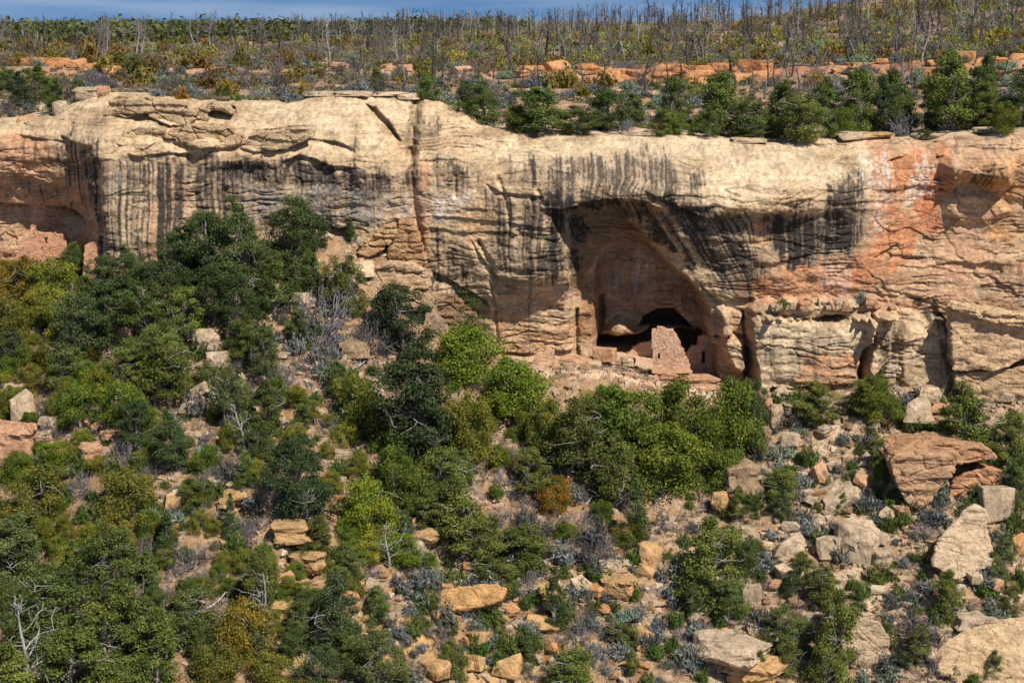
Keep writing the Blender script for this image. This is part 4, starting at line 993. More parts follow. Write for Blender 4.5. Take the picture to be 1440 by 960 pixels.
# ================================================================== what grows and lies on the slope, read off the photograph
Gd = (0.98, 1.04, 0.74); Gb = (1.3, 1.25, 0.8); Gy = (1.3, 1.15, 0.8); Gg = (1.15, 1.12, 1.05)
YEL = (1.4, 1.2, 0.95); ORA = (1.5, 0.95, 0.8); OLI = (1.2, 1.0, 0.95); GRN = (0.85, 1.0, 0.7); LIM = (1.15, 1.25, 0.7); RUS = (1.75, 0.72, 0.55); VDK = (0.68, 0.76, 0.62); GRY = (1.5, 1.35, 2.6)
CN = {Gd: 'dark green', Gb: 'bright green', Gy: 'yellow-green', Gg: 'grey-green', YEL: 'yellow', ORA: 'orange', OLI: 'olive', GRN: 'green', LIM: 'lime green', RUS: 'rust brown', VDK: 'very dark green', GRY: 'grey-green'}
TREES = [
 # kind, u, v of its foot, height and width in photograph pixels, tint
 ('pinyon',98,376,54,44,Gb),('juniper',45,392,40,48,Gg),('oak',8,392,44,50,ORA),('oak',34,425,60,74,ORA),('oak',78,424,56,92,YEL),('oak',18,478,60,66,OLI),('oak',96,474,66,66,YEL),('oak',52,452,50,60,YEL),('pinyon',20,510,50,46,Gd),
 ('oak',14,590,46,56,YEL),('oak',70,520,40,46,OLI),('juniper',80,545,60,70,Gg),
 ('pinyon',140,412,56,46,Gd),('pinyon',185,408,60,62,Gd),('juniper',132,458,72,64,Gd),('pinyon',105,505,92,76,Gg),('pinyon',150,490,98,80,Gd),('juniper',208,476,86,70,Gd),('pinyon',226,436,74,70,Gd),('pinyon',258,402,84,72,Gd),
 ('pinyon',300,398,104,86,Gd),('pinyon',345,404,118,92,Gd),('pinyon',410,388,108,86,Gd),('juniper',385,440,84,64,Gd),('pinyon',300,456,86,80,Gd),('pinyon',345,474,96,72,Gd),('juniper',262,474,72,64,Gb),('juniper',228,526,80,66,Gb),
 ('juniper',440,420,70,46,Gd),('pinyon',446,352,48,36,Gd),('juniper',165,545,66,80,Gb),('oak',182,600,66,76,GRN),('juniper',245,562,82,92,Gb),('oak',112,600,60,76,GRN),('oak',140,560,50,60,LIM),
 ('pinyon',196,628,70,66,Gd),('pinyon',246,660,82,62,Gd),('juniper',332,612,100,58,Gg),('juniper',378,618,84,62,Gd),('juniper',372,530,74,52,Gg),('juniper',340,500,60,50,Gb),('juniper',420,480,50,40,Gd),('juniper',300,560,50,44,Gd),
 ('pinyon',428,724,114,90,VDK),('juniper',347,690,54,46,Gd),('fir',237,794,84,48,Gd),('fir',322,756,64,32,Gd),('juniper',272,718,48,48,Gy),('oak',64,726,70,100,OLI),('oak',182,726,66,104,OLI),('oak',150,772,48,70,OLI),('oak',84,662,44,74,LIM),
 ('juniper',452,786,62,66,Gy),('juniper',368,892,128,62,Gy),('juniper',256,912,90,96,Gg),('oak',412,640,46,50,OLI),('oak',20,680,44,60,GRN),
 ('juniper',36,826,108,112,Gg),('juniper',128,846,112,96,Gd),('juniper',60,906,112,120,Gd),('juniper',150,936,124,112,Gb),('juniper',226,966,116,104,Gb),('juniper',104,1000,126,132,Gb),('juniper',26,1000,116,112,Gb),('oak',304,968,64,84,OLI),('oak',345,936,92,84,ORA),('juniper',180,1020,90,100,Gb),('oak',390,975,60,70,OLI),
 ('pinyon',478,934,134,84,Gg),('juniper',505,985,110,80,Gg),('juniper',566,990,68,54,Gy),('pinyon',440,990,90,70,Gg),
 ('pinyon',586,645,158,150,VDK),('pinyon',566,500,108,86,VDK),('pinyon',655,474,62,64,Gb),('oak',655,540,86,112,LIM),('oak',712,584,78,112,LIM),('oak',662,650,92,82,Gy),('juniper',488,440,82,58,Gy),('fir',493,338,32,24,Gd),('juniper',536,318,34,34,Gd),('oak',512,610,84,74,Gy),
 ('oak',610,575,40,50,YEL),('juniper',622,708,84,84,Gb),('oak',560,700,76,80,GRN),('oak',520,756,86,80,LIM),('juniper',672,780,106,126,Gy),('juniper',745,810,72,110,Gy),('oak',562,652,56,66,GRN),('juniper',590,740,50,60,Gy),('juniper',480,560,56,50,Gg),
 ('oak',760,648,86,72,Gg),('juniper',812,672,116,102,Gy),('juniper',860,706,100,84,Gy),('oak',900,648,104,112,GRN),('oak',962,648,116,104,GRN),('oak',1022,640,104,92,GRN),('pinyon',1062,642,108,42,Gb),('oak',942,690,90,122,Gd),('juniper',742,690,64,62,Gy),('oak',850,600,60,76,GRN),('oak',1005,690,60,70,GRN),
 ('fir',894,764,98,54,Gb),('juniper',985,856,124,112,Gb),('juniper',1020,880,60,60,Gd),('oak',782,716,48,54,RUS),('fir',780,884,90,52,Gd),('juniper',646,962,66,44,Gb),('fir',740,942,58,36,Gb),('juniper',792,994,86,90,Gb),('juniper',880,910,36,42,Gb),
 ('juniper',1350,656,116,102,Gb),('juniper',1422,660,84,64,Gb),('juniper',1156,975,148,78,Gb),('juniper',1330,876,78,48,Gb),('juniper',1086,892,48,48,Gg),('juniper',1364,990,50,54,Gd),('juniper',1432,712,74,54,Gd),('juniper',1160,850,50,60,Gy),('juniper',1100,708,52,58,Gb),
 ('oak',1240,590,60,70,Gd),('juniper',1215,575,50,64,Gb),('juniper',1145,598,64,66,Gy),('juniper',1322,530,38,40,Gb),('juniper',1410,790,40,44,Gd),('oak',560,790,40,70,LIM),('juniper',700,830,50,70,Gy),('oak',490,800,40,50,GRN),
]
for kind, u, v, hp, wp, tint in TREES:
    p = on_slope(u, min(v, 1010))
    s = p[1] / FPX
    put_down(kind, p, hp * s * 1.05, wp * s * 1.12, tint, CN[tint])
SCR = [('bareshrub',450,482,112,92),('bareshrub',520,500,70,60),('bareshrub',930,738,40,60),('bareshrub',180,660,60,60),('bareshrub',210,800,70,60),('bareshrub',850,800,60,50),('bareshrub',470,520,70,70),('bareshrub',860,700,70,60),('bareshrub',270,800,60,50),('bareshrub',1000,790,40,50),('bareshrub',560,770,44,70),('bareshrub',640,790,40,60),('bareshrub',1290,905,70,70),('bareshrub',1310,950,50,60),('bareshrub',1050,700,40,40),('bareshrub',690,640,40,50)]
for kind, u, v, hp, wp in SCR:
    p = on_slope(u, v); s = p[1] / FPX; put_down(kind, p, hp * s, wp * s * 1.1, prng.choice(((1, 1, 1.05), (0.85, 0.8, 0.82))), 'grey')
for kind, u, v, hp, wp in (('bigsnags',32,985,160,90),('bigsnags',372,905,120,50),('bigsnagd',350,795,50,30),('bigsnags',265,470,60,30),('bigsnags',95,452,60,26),('bigsnags',545,800,70,46),('bigsnagd',1275,935,108,84),('bigsnagd',832,806,92,64),('bigsnags',345,640,80,40),('bigsnags',200,855,50,30),('bigsnagd',190,480,60,30),('bigsnags',300,420,60,24),('bigsnags',860,700,70,40),('bigsnags',700,545,30,20),('bigsnagd',720,760,50,50),('bigsnags',590,800,46,30),('bigsnags',480,450,60,40)):
    p = on_slope(u, min(v, 1005)); s = p[1] / FPX; put_down(kind, p, hp * s, wp * s, color='grey' if kind == 'bigsnags' else 'crooked')
for u, v, L, r in ((250,810,60,.5),(310,850,70,.7),(285,880,60,.75),(825,875,50,.8),(540,780,40,.3),(100,955,50,.1),(500,520,70,.9),(530,620,60,-.2),(260,790,50,.3),(660,820,40,.2),(905,860,40,.9),(430,560,50,.6),(700,700,50,.5),(1330,910,40,.2),(835,700,60,1.0),(870,690,60,1.2),(45,955,70,-.3),(940,830,40,.5)):
    p = on_slope(u, v); s = p[1] / FPX; put_down('log', p, 0.55, L * s, color='grey', rot=r, tilt=(0, -0.35))

TAN = (1.0, 1.0, 1.0); PAL = (1.22, 1.22, 1.2); ORG = (1.08, 0.74, 0.5); OCH = (1.1, 0.9, 0.62); PNK = (1.08, 0.82, 0.72); BRN = (0.72, 0.64, 0.58); GYS = (0.9, 0.92, 0.95)
RN = {TAN: 'tan', PAL: 'pale', ORG: 'orange', OCH: 'ochre', PNK: 'pinkish', BRN: 'brown', GYS: 'grey'}
ROCKS = [ # kind, u, v of foot, width, height px, tint, tilt
 ('slab',500,388,60,20,PAL,None),('crag',480,420,70,34,TAN,None),
 ('crag',14,650,84,60,PNK,None),('boulder',38,592,36,44,TAN,(.1,-.2)),('boulder',70,606,36,22,TAN,None),('slab',20,552,40,16,TAN,None),('boulder',2,600,30,30,TAN,None),('slab',60,715,40,16,PAL,None),('boulder',130,650,40,30,PNK,None),
 ('crag',1040,694,58,46,BRN,None),('boulder',1398,726,52,44,TAN,None),('boulder',1202,786,62,54,TAN,None),('slab',1166,780,52,30,TAN,None),
 ('boulder',1108,780,50,32,TAN,None),('boulder',1110,818,44,26,PAL,None),('slab',1190,708,60,26,TAN,(0,-.6)),('slab',1176,700,50,20,TAN,(0,-.6)),('boulder',1152,676,26,26,PNK,None),('boulder',1288,592,52,34,TAN,None),('boulder',1300,566,40,24,TAN,None),
 ('crag',1020,932,126,40,TAN,None),('crag',1060,955,100,36,OCH,None),('slab',1000,905,80,22,TAN,None),('slab',1365,885,50,24,TAN,None),('boulder',1232,765,34,22,TAN,None),('boulder',1240,795,40,28,TAN,None),('boulder',1055,850,30,30,TAN,None),
 ('crag',432,802,56,30,OCH,None),('crag',410,760,60,26,OCH,None),('crag',596,762,60,24,OCH,None),('crag',510,756,40,20,OCH,None),('crag',870,838,52,32,OCH,None),('boulder',912,798,34,36,OCH,None),('slab',860,800,36,16,PAL,None),('boulder',714,948,44,32,OCH,None),
 ('boulder',612,952,40,28,OCH,None),('slab',826,956,36,30,OCH,(0,-.6)),('slab',755,880,36,18,OCH,None),('slab',770,890,46,14,OCH,(0,.5)),('boulder',1432,776,28,26,ORG,None),('crag',410,870,60,22,OCH,None),('crag',340,705,50,20,OCH,None),('boulder',540,940,34,22,OCH,None),('boulder',1010,720,30,30,OCH,None),
 ('boulder',1110,628,30,26,TAN,None),('boulder',1092,600,24,34,TAN,None),('boulder',175,478,34,20,BRN,None),('boulder',290,490,40,26,TAN,None),('slab',305,515,44,22,TAN,None),('slab',285,560,44,22,PAL,(0,-.5)),('boulder',265,580,30,20,TAN,None),('crag',420,440,50,30,TAN,None),('slab',500,500,50,24,BRN,None),('slab',520,560,40,18,TAN,None),
 ('slab',1220,470,1,1,TAN,None)]
for kind, u, v, wp, hp, tint, tilt in ROCKS[:-1]:
    p = on_slope(u, v); s = p[1] / FPX
    put_down(kind, p, hp * s * 1.2, wp * s * 1.05, tint, RN[tint], sink=0.12, tilt=tilt, rot=prng.uniform(-.5, .5) if tilt is None else prng.uniform(-.15, .15))
def py(u, v): return on_slope(u, v)[1]
Y1 = py(1300, 716); Y2 = py(1350, 812); Y3 = py(1390, 950); Y4 = py(1216, 940); Y5 = py(640, 868)
prism('rock_outcrop', [(1250,650),(1262,640),(1300,636),(1334,640),(1348,652),(1338,672),(1320,690),(1312,708),(1292,716),(1276,708),(1264,690)], Y1 - .4, 3.5, 'dark-edged pink block forming the overhanging corner of the big outcrop', (1.0, .82, .70), seed=11, bed=.4)
prism('rock_outcrop', [(1312,722),(1326,700),(1340,680),(1352,668),(1385,656),(1412,662),(1412,705),(1385,720),(1352,730),(1322,730)], Y1 + .9, 3.0, 'rounded salmon block under the arch of the big pink outcrop', (1.1, .78, .62), seed=12, bed=.4)
prism('rock_outcrop', [(1244,646),(1256,634),(1290,627),(1340,622),(1396,632),(1404,644),(1380,650),(1340,652),(1290,644),(1256,648)], Y1 + .6, 4.0, 'long reddish cap layer jutting over the big pink outcrop', (.95, .72, .58), seed=13, bed=.4)
prism('fallen_slab', [(1308,802),(1314,775),(1338,748),(1364,722),(1378,714),(1394,727),(1391,752),(1400,790),(1388,802),(1362,814),(1340,822)], Y2, 1.5, 'long pale slab tilted up the scree with a smooth sunlit face', (1.22, 1.2, 1.16), tilt=.45, seed=14, bed=.15)
prism('fallen_slab', [(1310,938),(1340,915),(1388,898),(1440,888),(1520,888),(1520,1000),(1380,996),(1318,966)], Y3, 3.0, 'broad smooth pale slab cut by the corner of the frame', (1.22, 1.14, 1.0), tilt=.55, seed=15, bed=.15)
prism('boulder', [(1182,905),(1192,888),(1214,876),(1238,882),(1250,900),(1252,925),(1240,944),(1205,950),(1188,936)], Y4, 2.6, 'big rounded tan boulder low on the scree beside the upright juniper', (1.05, 1.03, 1.0), tilt=.2, seed=16, bed=.15)
prism('rock_slab', [(585,872),(610,852),(650,845),(700,842),(716,850),(700,868),(655,878),(610,882)], Y5, 3.0, 'long sloping ochre bedrock slab in the sagebrush', (1.15, .88, .54), tilt=.6, seed=17, bed=.15)
prism('boulder', [(544,364),(550,336),(560,314),(574,305),(588,330),(600,368),(592,378),(556,374)], 130.3, 2.2, 'brownish pink upright block wedged at the foot of the narrow cleft', (.88, .68, .54), seed=18)
prism('rock_slab', [(498,356),(514,340),(544,318),(557,315),(557,330),(540,352),(518,362)], 129.9, 2.0, 'tilted ochre slab leaning beside the brownish pink block', (1.05, .88, .66), seed=19)
prism('rock_slab', [(516,404),(524,380),(545,371),(580,370),(600,384),(606,404),(562,412)], 128.6, 3.0, 'thick rounded ledge block below the brownish pink block', (1.1, 1.0, .88), seed=20)
prism('rock_slab', [(522,434),(532,414),(570,406),(602,412),(606,436)], 127.6, 2.6, 'lowest ledge block of the steps under the cleft', (1.0, .92, .8), seed=21)
prism('rock_slab', [(604,470),(612,420),(640,415),(668,440),(690,470),(660,490)], 131.0, 2.0, 'dark-stained shoulder of rock at the foot of the varnished wall', (.62, .52, .45), seed=22)
# stones lying on the pale bench beside the alcove
for k in range(26):
    u = 1090 + 172 * prng.random(); v = 436 - 6 * prng.random() * (u > 1150)
    x, y, z = W(u, v, 128.6 + 1.0 * prng.random()); w = prng.choice((0.5, 0.7, 0.9, 1.1))
    put_down(prng.choice(('boulder', 'boulder', 'slab')), (float(x), float(y), float(z)), w * prng.uniform(.5, .8), w, prng.choice((TAN, PAL, PNK)), 'pale', sink=0.15, zone='cliff bench')
for u, v, hp, wp, kk, tt in ((1100,432,16,30,'greenbush',GRN),(1135,428,12,20,'greenbush',GRN),(1210,424,20,22,'sage',TAN),(1310,518,40,46,'sage',BRN)):
    x, y, z = W(u, v, 128.9); put_down(kk, (float(x), float(y), float(z)), hp * .049, wp * .049, tt, 'green' if kk == 'greenbush' else 'grey', zone='cliff bench')

# caprock lenses lying on the rounded top of the striped wall, hollow underneath
for pts, y, dp, lab, t in (([(148,163),(151,146),(163,134),(195,133),(232,143),(262,148),(276,158),(272,173),(252,178),(228,173),(205,160),(178,161),(160,158)], 133.2, 2.6, 'longest caprock lens over the striped wall, its underside hollowed', (1.0,.95,.86)),
   ([(274,166),(280,151),(300,146),(322,149),(328,164),(316,154),(296,155),(288,170)], 133.6, 1.8, 'small arched caprock lens next to the longest lens', (1.0,.94,.84)),
   ([(168,198),(172,184),(195,178),(230,180),(234,192),(212,206),(190,212),(180,204)], 131.2, 1.6, 'tilted pale caprock lens right under the longest lens', (1.0,.95,.85)),
   ([(230,194),(236,181),(270,176),(318,178),(346,190),(338,204),(296,209),(262,202)], 131.0, 1.8, 'flat caprock lens above the black stripes', (1.02,.94,.82)),
   ([(336,203),(350,190),(388,184),(430,180),(440,190),(404,212),(366,210)], 131.0, 1.6, 'smooth caprock lens beside the black varnish band', (1.0,.95,.86))):
    prism('caprock_lens', pts, y, dp, lab, t, seed=len(lab), group='caprock lenses')
# ---- smaller growth scattered the way the photograph has it
occ = []
def scatter(n, regions, mind, kinds, zone='slope'):
    tot = sum(r[4] for r in regions); made = 0; tries = 0
    while made < n and tries < n * 30:
        tries += 1
        q = prng.random() * tot
        for r in regions:
            q -= r[4]
            if q <= 0: break
        u = prng.uniform(r[0], r[2]); v = prng.uniform(r[1], r[3])
        if any((u - a) ** 2 + (v - b) ** 2 < mind * mind for a, b in occ): continue
        p = on_slope(u, v)
        if p is None: continue
        x, y, z = p
        if y > float(np.interp(x, bx, by)) - 0.8 - (3.2 if 690 < u < 1030 else 0): continue
        occ.append((u, v)); made += 1
        kinds(p, u, v)
def sage_(p, u, v):
    w = 0.5 + 2.0 * prng.random() ** 1.6; t = prng.choice(((1, 1, 1.0), (0.85, 0.87, 0.9), (0.7, 0.7, 0.75), (0.85, 0.93, 0.7), (0.6, 0.55, 0.54), (.9, .82, .7)))
    put_down('sage', p, w * prng.uniform(.55, .85), w, t, 'blue-grey' if t[2] > 0.8 else 'dull grey')
scatter(290, [(540,790,960,960,5),(1060,620,1440,800,5),(960,760,1440,960,4),(300,440,540,760,2),(600,640,1000,800,1.5),(0,560,300,700,1),(1090,540,1340,640,1.2)], 11, sage_)
def gb_(p, u, v):
    w = prng.uniform(0.8, 2.0); t = prng.choice((GRN, OLI, (1, 1, .8), (.8, .9, .8)))
    put_down('greenbush', p, w * prng.uniform(.6, .95), w, t, 'olive' if t == OLI else 'green')
scatter(280, [(1080,560,1440,720,3),(960,700,1440,960,3),(540,780,960,960,2.5),(240,440,560,800,2),(0,600,240,760,1)], 12, gb_)
def bare_(p, u, v):
    w = prng.uniform(0.9, 2.0); put_down('bareshrub', p, w * prng.uniform(.5, .9), w, prng.choice(((1, 1, 1.08), (.75, .72, .75), (.95, .8, .72))), 'grey')
scatter(190, [(240,440,560,900,3),(540,660,960,960,3),(960,660,1440,960,2),(0,560,240,900,1)], 12, bare_)
def oak_(p, u, v):
    w = prng.uniform(1.2, 2.4); t = prng.choice((OLI, YEL, GRN, Gy, GRN)); put_down('oak', p, w * prng.uniform(.55, .85), w, t, CN[t])
scatter(150, [(0,400,130,640,3),(240,560,560,900,3),(540,600,900,820,3),(0,600,240,800,2)], 18, oak_)
def jun_(p, u, v):
    w = prng.uniform(1.1, 2.1); t = prng.choice((Gb, Gd, Gg, Gy)); put_down(prng.choice(('juniper', 'juniper', 'pinyon')), p, w * prng.uniform(1.0, 1.5), w, t, CN[t])
scatter(140, [(120,420,480,640,3),(240,640,560,940,2),(560,660,900,960,2),(960,600,1440,960,2.2),(0,720,240,960,2)], 20, jun_)
occ = [(q['u'], q['v']) for q in PLACED if q['kind'] in ('boulder', 'slab', 'crag')]
def stone_(p, u, v):
    w = 0.45 + 1.2 * prng.random() ** 2.4; r = sum((u > 960, u > 960, u > 960, v > 700))
    t = prng.choice((TAN, PAL, TAN, PNK, BRN) if u > 960 or v < 700 else (OCH, TAN, OCH, PAL, ORG))
    put_down(prng.choice(('boulder', 'boulder', 'slab', 'crag')), p, w * prng.uniform(.4, .75), w, t, RN[t], sink=0.2, tilt=(prng.uniform(-.3, .3), prng.uniform(-.4, .2)))
scatter(560, [(1080,560,1440,760,5),(980,760,1440,960,8),(240,440,500,720,3),(560,800,960,960,4),(380,700,640,900,2),(0,560,180,660,1.5),(1060,540,1130,640,.8)], 9, stone_)
for u, v in ((205,728),(440,700),(290,640),(880,872),(240,735),(1100,640)):
    p = on_slope(u, v); put_down('yucca', p, 0.9, 1.8, (1.3, 1.6, 1.2), 'pale green')

# ---- what nobody could count: stone chips and dry grass
rg = np.random.RandomState(9)
G = Geo(); n = 26000
ux = rg.uniform(-20, 1460, n); 
sx_ = rg.uniform(-42, 42, n); sy_ = 100 + 32 * rg.rand(n)
uq = 720 + FPX * sx_ / (sy_ * CP + 25 * SP)
keep = rg.rand(n) < np.where(uq > 980, 1.0, np.where((uq > 240) & (uq < 980), 0.8, 0.6)) * np.clip(0.6 + 1.4 * fbm(sx_ * .25, sy_ * .25, 3, 150), 0, 1)
sx_, sy_ = sx_[keep], sy_[keep]; sz_ = slope_h(sx_, sy_); n = len(sx_)
cube = np.array([(-1,-1,-1),(1,-1,-1),(1,1,-1),(-1,1,-1),(-1,-1,1),(1,-1,1),(1,1,1),(-1,1,1)], float) * 0.5
cf = np.array([(0,3,2,1),(4,5,6,7),(0,1,5,4),(1,2,6,5),(2,3,7,6),(3,0,4,7)])
sc = 0.13 + 0.45 * rg.rand(n) ** 3
vv = cube[None] * (1 + 0.35 * rg.normal(size=(n, 8, 3)).clip(-1, 1)) * (sc[:, None] * np.stack([np.ones(n), rg.uniform(.6, 1, n), rg.uniform(.35, .75, n)], 1))[:, None]
an = rg.uniform(0, 6.28, n); ca, sa = np.cos(an)[:, None], np.sin(an)[:, None]
vr = np.stack([vv[..., 0] * ca - vv[..., 1] * sa, vv[..., 0] * sa + vv[..., 1] * ca, vv[..., 2]], -1) + np.stack([sx_, sy_, sz_ + 0.02], 1)[:, None]
cc = np.array([(0.47,0.345,0.225),(0.55,0.42,0.29),(0.42,0.26,0.15),(0.34,0.25,0.18)])[rg.randint(0, 4, n)] * rg.uniform(.8, 1.15, (n, 1))
me = mesh_from('rubble', vr.reshape(-1, 3), [(cf[None] + 8 * np.arange(n)[:, None, None]).reshape(-1, 4)], [M_SOIL], col=np.repeat(cc, 8, 0))
tag(link('rubble', me), 'small sandstone chips scattered over the slope', 'rubble', kind='stuff')
G = Geo(); n = 10500
sx_ = rg.uniform(-42, 42, n); sy_ = 100 + 31 * rg.rand(n); k = fbm(sx_ * .18, sy_ * .18, 3, 152) > -0.05
sx_, sy_ = sx_[k], sy_[k]; sz_ = slope_h(sx_, sy_); n = len(sx_)
b = 16; c = np.repeat(np.stack([sx_, sy_, sz_], 1), b, 0); d = rg.normal(size=(n * b, 3)); d[:, 2] = np.abs(d[:, 2]) + 0.7; d /= np.linalg.norm(d, axis=1)[:, None]
G.leaves(c + d * 0.16 + rg.normal(size=(n * b, 3)) * np.array([.16, .16, .02]), rg.normal(size=(n * b, 3)), 0.10, rg, 6, 0, np.repeat(rg.rand(n), b) * .7 + .3 * rg.rand(n * b), d)
M_GRASS = leaf_mat('dry grass', (0.085, 0.075, 0.05), (0.27, 0.235, 0.14), 0.2)
tag(link('dry_grass', G.mesh('dry_grass', [M_GRASS])), 'thin dry grass between the stones', 'grass', kind='stuff')
# ================================================================== the rim and the burnt mesa top
RIMT = [('juniper',690,178,62,66,Gd),('pinyon',655,160,40,34,Gg),('juniper',765,188,60,96,Gd),('juniper',812,190,40,60,Gd),('pinyon',852,184,62,66,Gd),('juniper',890,178,44,44,Gg),('juniper',945,172,64,46,Gd),('juniper',925,190,40,40,Gb),('juniper',1012,190,86,78,Gb),('juniper',1042,196,56,56,Gd),
 ('juniper',1092,192,76,70,Gd),('juniper',1132,197,62,80,Gb),('juniper',1160,190,74,60,Gd),('juniper',1208,186,88,64,Gd),('pinyon',1245,184,70,56,Gd),('juniper',1276,184,82,66,Gd),('pinyon',1312,184,60,50,Gg),('juniper',1345,182,108,82,Gb),('pinyon',1372,180,84,66,Gd),('juniper',1402,178,66,60,Gb),('pinyon',1436,178,84,70,Gd),('juniper',1385,120,44,36,Gd),('juniper',1330,110,36,34,Gb),
 ('pinyon',30,152,50,42,Gd),('juniper',52,166,44,40,Gd),('pinyon',108,140,28,22,Gd),('juniper',12,128,30,34,Gd),('juniper',60,128,34,50,Gb),('juniper',170,100,26,30,Gy),('juniper',200,105,26,36,Gy),('juniper',535,128,30,28,Gb),('juniper',1300,198,16,20,Gb),('juniper',1005,196,40,44,Gd),('oak',965,196,30,40,GRN),('juniper',1060,198,34,40,Gd),('oak',730,186,34,50,Gd),('oak',1185,196,40,44,GRN),('oak',1420,190,40,44,Gd)]
for kind, u, v, hp, wp, tint in RIMT:
    p = on_mesa(u, v); s = p[1] / FPX; put_down(kind, p, hp * s * 1.05, wp * s * 1.12, tint, CN[tint], zone='cliff rim')
# the single juniper growing out of the cleft: bare crooked stem, round crown
p = on_mesa(586, 148); s = p[1] / FPX
put_down('juniper', (p[0], p[1] - 0.6, p[2] - 1.0), 56 * s, 46 * s, Gd, 'dark green', label='small round-crowned juniper growing out of the top of the narrow cleft in the cliff', zone='cliff rim', variant=1)
for kind, u, v, hp, wp, tint, c in (('rustbush',255,140,24,30,(2.0,.95,.5),'orange-brown'),('rustbush',320,137,34,38,(2.0,.95,.5),'orange-brown'),('rustbush',427,140,36,32,(1.8,.9,.5),'orange-brown'),('rustbush',296,122,24,14,ORA,'orange'),('rustbush',90,120,20,26,OLI,'olive'),('greenbush',335,142,14,12,LIM,'bright green'),('greybush',200,148,16,30,(1,1,1.1),'grey'),('greybush',420,156,16,30,(.8,.85,.9),'dark grey'),('scrub',130,130,44,40,(.6,.55,.6),'dark'),('scrub',10,160,30,40,(.6,.55,.6),'dark'),
  ('scrub',1185,186,60,36,(1,1,1.05),'grey'),('scrub',1270,190,40,40,(1,1,1.05),'grey'),('scrub',1000,180,40,40,(.9,.9,1),'grey'),('scrub',880,188,26,40,(.9,.9,1),'grey'),('greybush',935,190,16,30,(1,1,1.1),'grey'),('greybush',1265,192,12,20,(.8,.8,.9),'grey'),('scrub',1400,176,50,60,(.8,.8,.85),'grey')):
    p = on_mesa(u, v); s = p[1] / FPX; put_down(kind, p, hp * s, wp * s, tint, c, zone='cliff rim')
# loose rocks along the rim
for kind, u, v, wp, hp, tint in (('boulder',63,168,24,32,TAN),('crag',30,190,60,28,TAN),('crag',95,150,40,22,TAN),('boulder',135,165,30,30,TAN),('slab',70,180,44,18,TAN),('boulder',118,150,24,20,PNK),('boulder',85,166,22,18,TAN),('boulder',10,178,30,20,PNK),('crag',212,176,110,36,TAN),('crag',265,176,50,34,BRN),('boulder',315,172,26,24,TAN),('boulder',290,168,34,16,BRN),('slab',60,128,40,12,PNK),
   ('slab',565,150,40,10,PAL),('slab',540,146,50,8,PAL),('slab',490,140,60,8,TAN),('slab',440,138,50,8,TAN),('crag',1160,206,70,22,TAN),('slab',1220,200,60,14,TAN),('slab',1310,196,60,10,TAN),('slab',1390,186,70,10,TAN),('slab',1240,196,50,10,OCH),('slab',1060,202,60,8,TAN),('slab',900,190,50,6,TAN),('boulder',955,205,12,14,OCH)):
    p = on_mesa(u, v); s = p[1] / FPX
    if v > 160 and u < 330: p = (p[0], p[1] - 1.2, float(W(u, v, p[1] - 1.2)[2]))
    put_down(kind, p, hp * s, wp * s, tint, RN[tint], sink=0.2, rot=prng.uniform(-.3, .3), zone='cliff rim')
def mesa_pt(u, y):
    a = (u - 720) / FPX; x = a * (y * CP + 6 * SP)
    return x, y, float(mesa_z(np.array([x]), np.array([y]))[0])
# broken orange ledge across the mesa, red ledge beyond on the far side of the burn
for u0, u1, yy, n, hm in ((735,1075,184,84,1.5),(20,185,190,34,1.2),(1160,1440,186,30,1.0),(455,680,186,14,.8),(300,700,150,14,.5),(780,1000,164,12,.5),(1080,1130,160,8,.6)):
    for k in range(n):
        u = prng.uniform(u0, u1); p = mesa_pt(u, yy - prng.random() ** 2 * 9); w = prng.uniform(0.7, 2.6) * (0.5 + 0.45 * hm)
        t = prng.choice((ORG, ORG, (.95, .58, .36))) if hm > .9 else prng.choice((TAN, PNK, PAL))
        put_down('ledgerock', p, w * prng.uniform(.28, .52), w, t, RN.get(t, 'dark orange'), sink=0.2, rot=prng.uniform(-.6, .6), zone='mesa ledge')
socc = []
def mscatter(n, u0, u1, y0, y1, mind, fn, dens=None):
    made = t = 0
    while made < n and t < n * 25:
        t += 1; u = prng.uniform(u0, u1); y = y0 * (y1 / y0) ** prng.random()
        if dens and prng.random() > dens(u, y): continue
        p = mesa_pt(u, y); pu, pv = PX(*p)
        if pv < -45 or any(abs(pu - a) < mind and abs(pv - b) < mind * .6 for a, b in socc[-400:]): continue
        y0r = float(np.interp(np.clip(p[0], -51, 51), cx, ytop))
        if y < y0r + 1.0: continue
        socc.append((pu, pv)); made += 1; fn(p, u)
def rb(p, u):
    w = prng.uniform(1.4, 3.4); t = prng.choice(((1.9, 1.6, 2.4), (1.75, 1.4, 1.7), (1.5, 1.45, 2.0), (1.9, 1.35, 1.3)))
    put_down('rabbit', p, w * prng.uniform(.5, .75), w, t, 'straw yellow', zone='mesa top')
mscatter(290, 150, 1460, 196, 330, 5, rb, lambda u, y: (0.2 if u < 500 else 0.7) + 0.3 * (u > 1150))
def ru(p, u):
    w = prng.uniform(1.5, 3.8); t = prng.choice(((1.5, .8, .8), (1.25, .7, .9), (1.2, .85, 1.0), (1.35, 1.0, .9)))
    put_down('rustbush', p, w * prng.uniform(.5, .8), w, t, 'rust brown', zone='mesa top')
mscatter(190, -10, 1450, 160, 320, 7, ru)
def gy(p, u):
    w = prng.uniform(1.0, 2.4); t = prng.choice(((1, 1, 1.1), (.8, .8, .85), (.9, 1.1, .85), (.6, .58, .6)))
    put_down('greybush', p, w * prng.uniform(.45, .7), w, t, 'grey', zone='mesa top')
mscatter(240, -10, 1450, 140, 260, 6, gy)
def gn(p, u):
    w = prng.uniform(1.0, 2.2); t = prng.choice((GRN, OLI, (.8, .9, .8))); put_down('greenbush', p, w * prng.uniform(.5, .8), w, t, 'green', zone='mesa top')
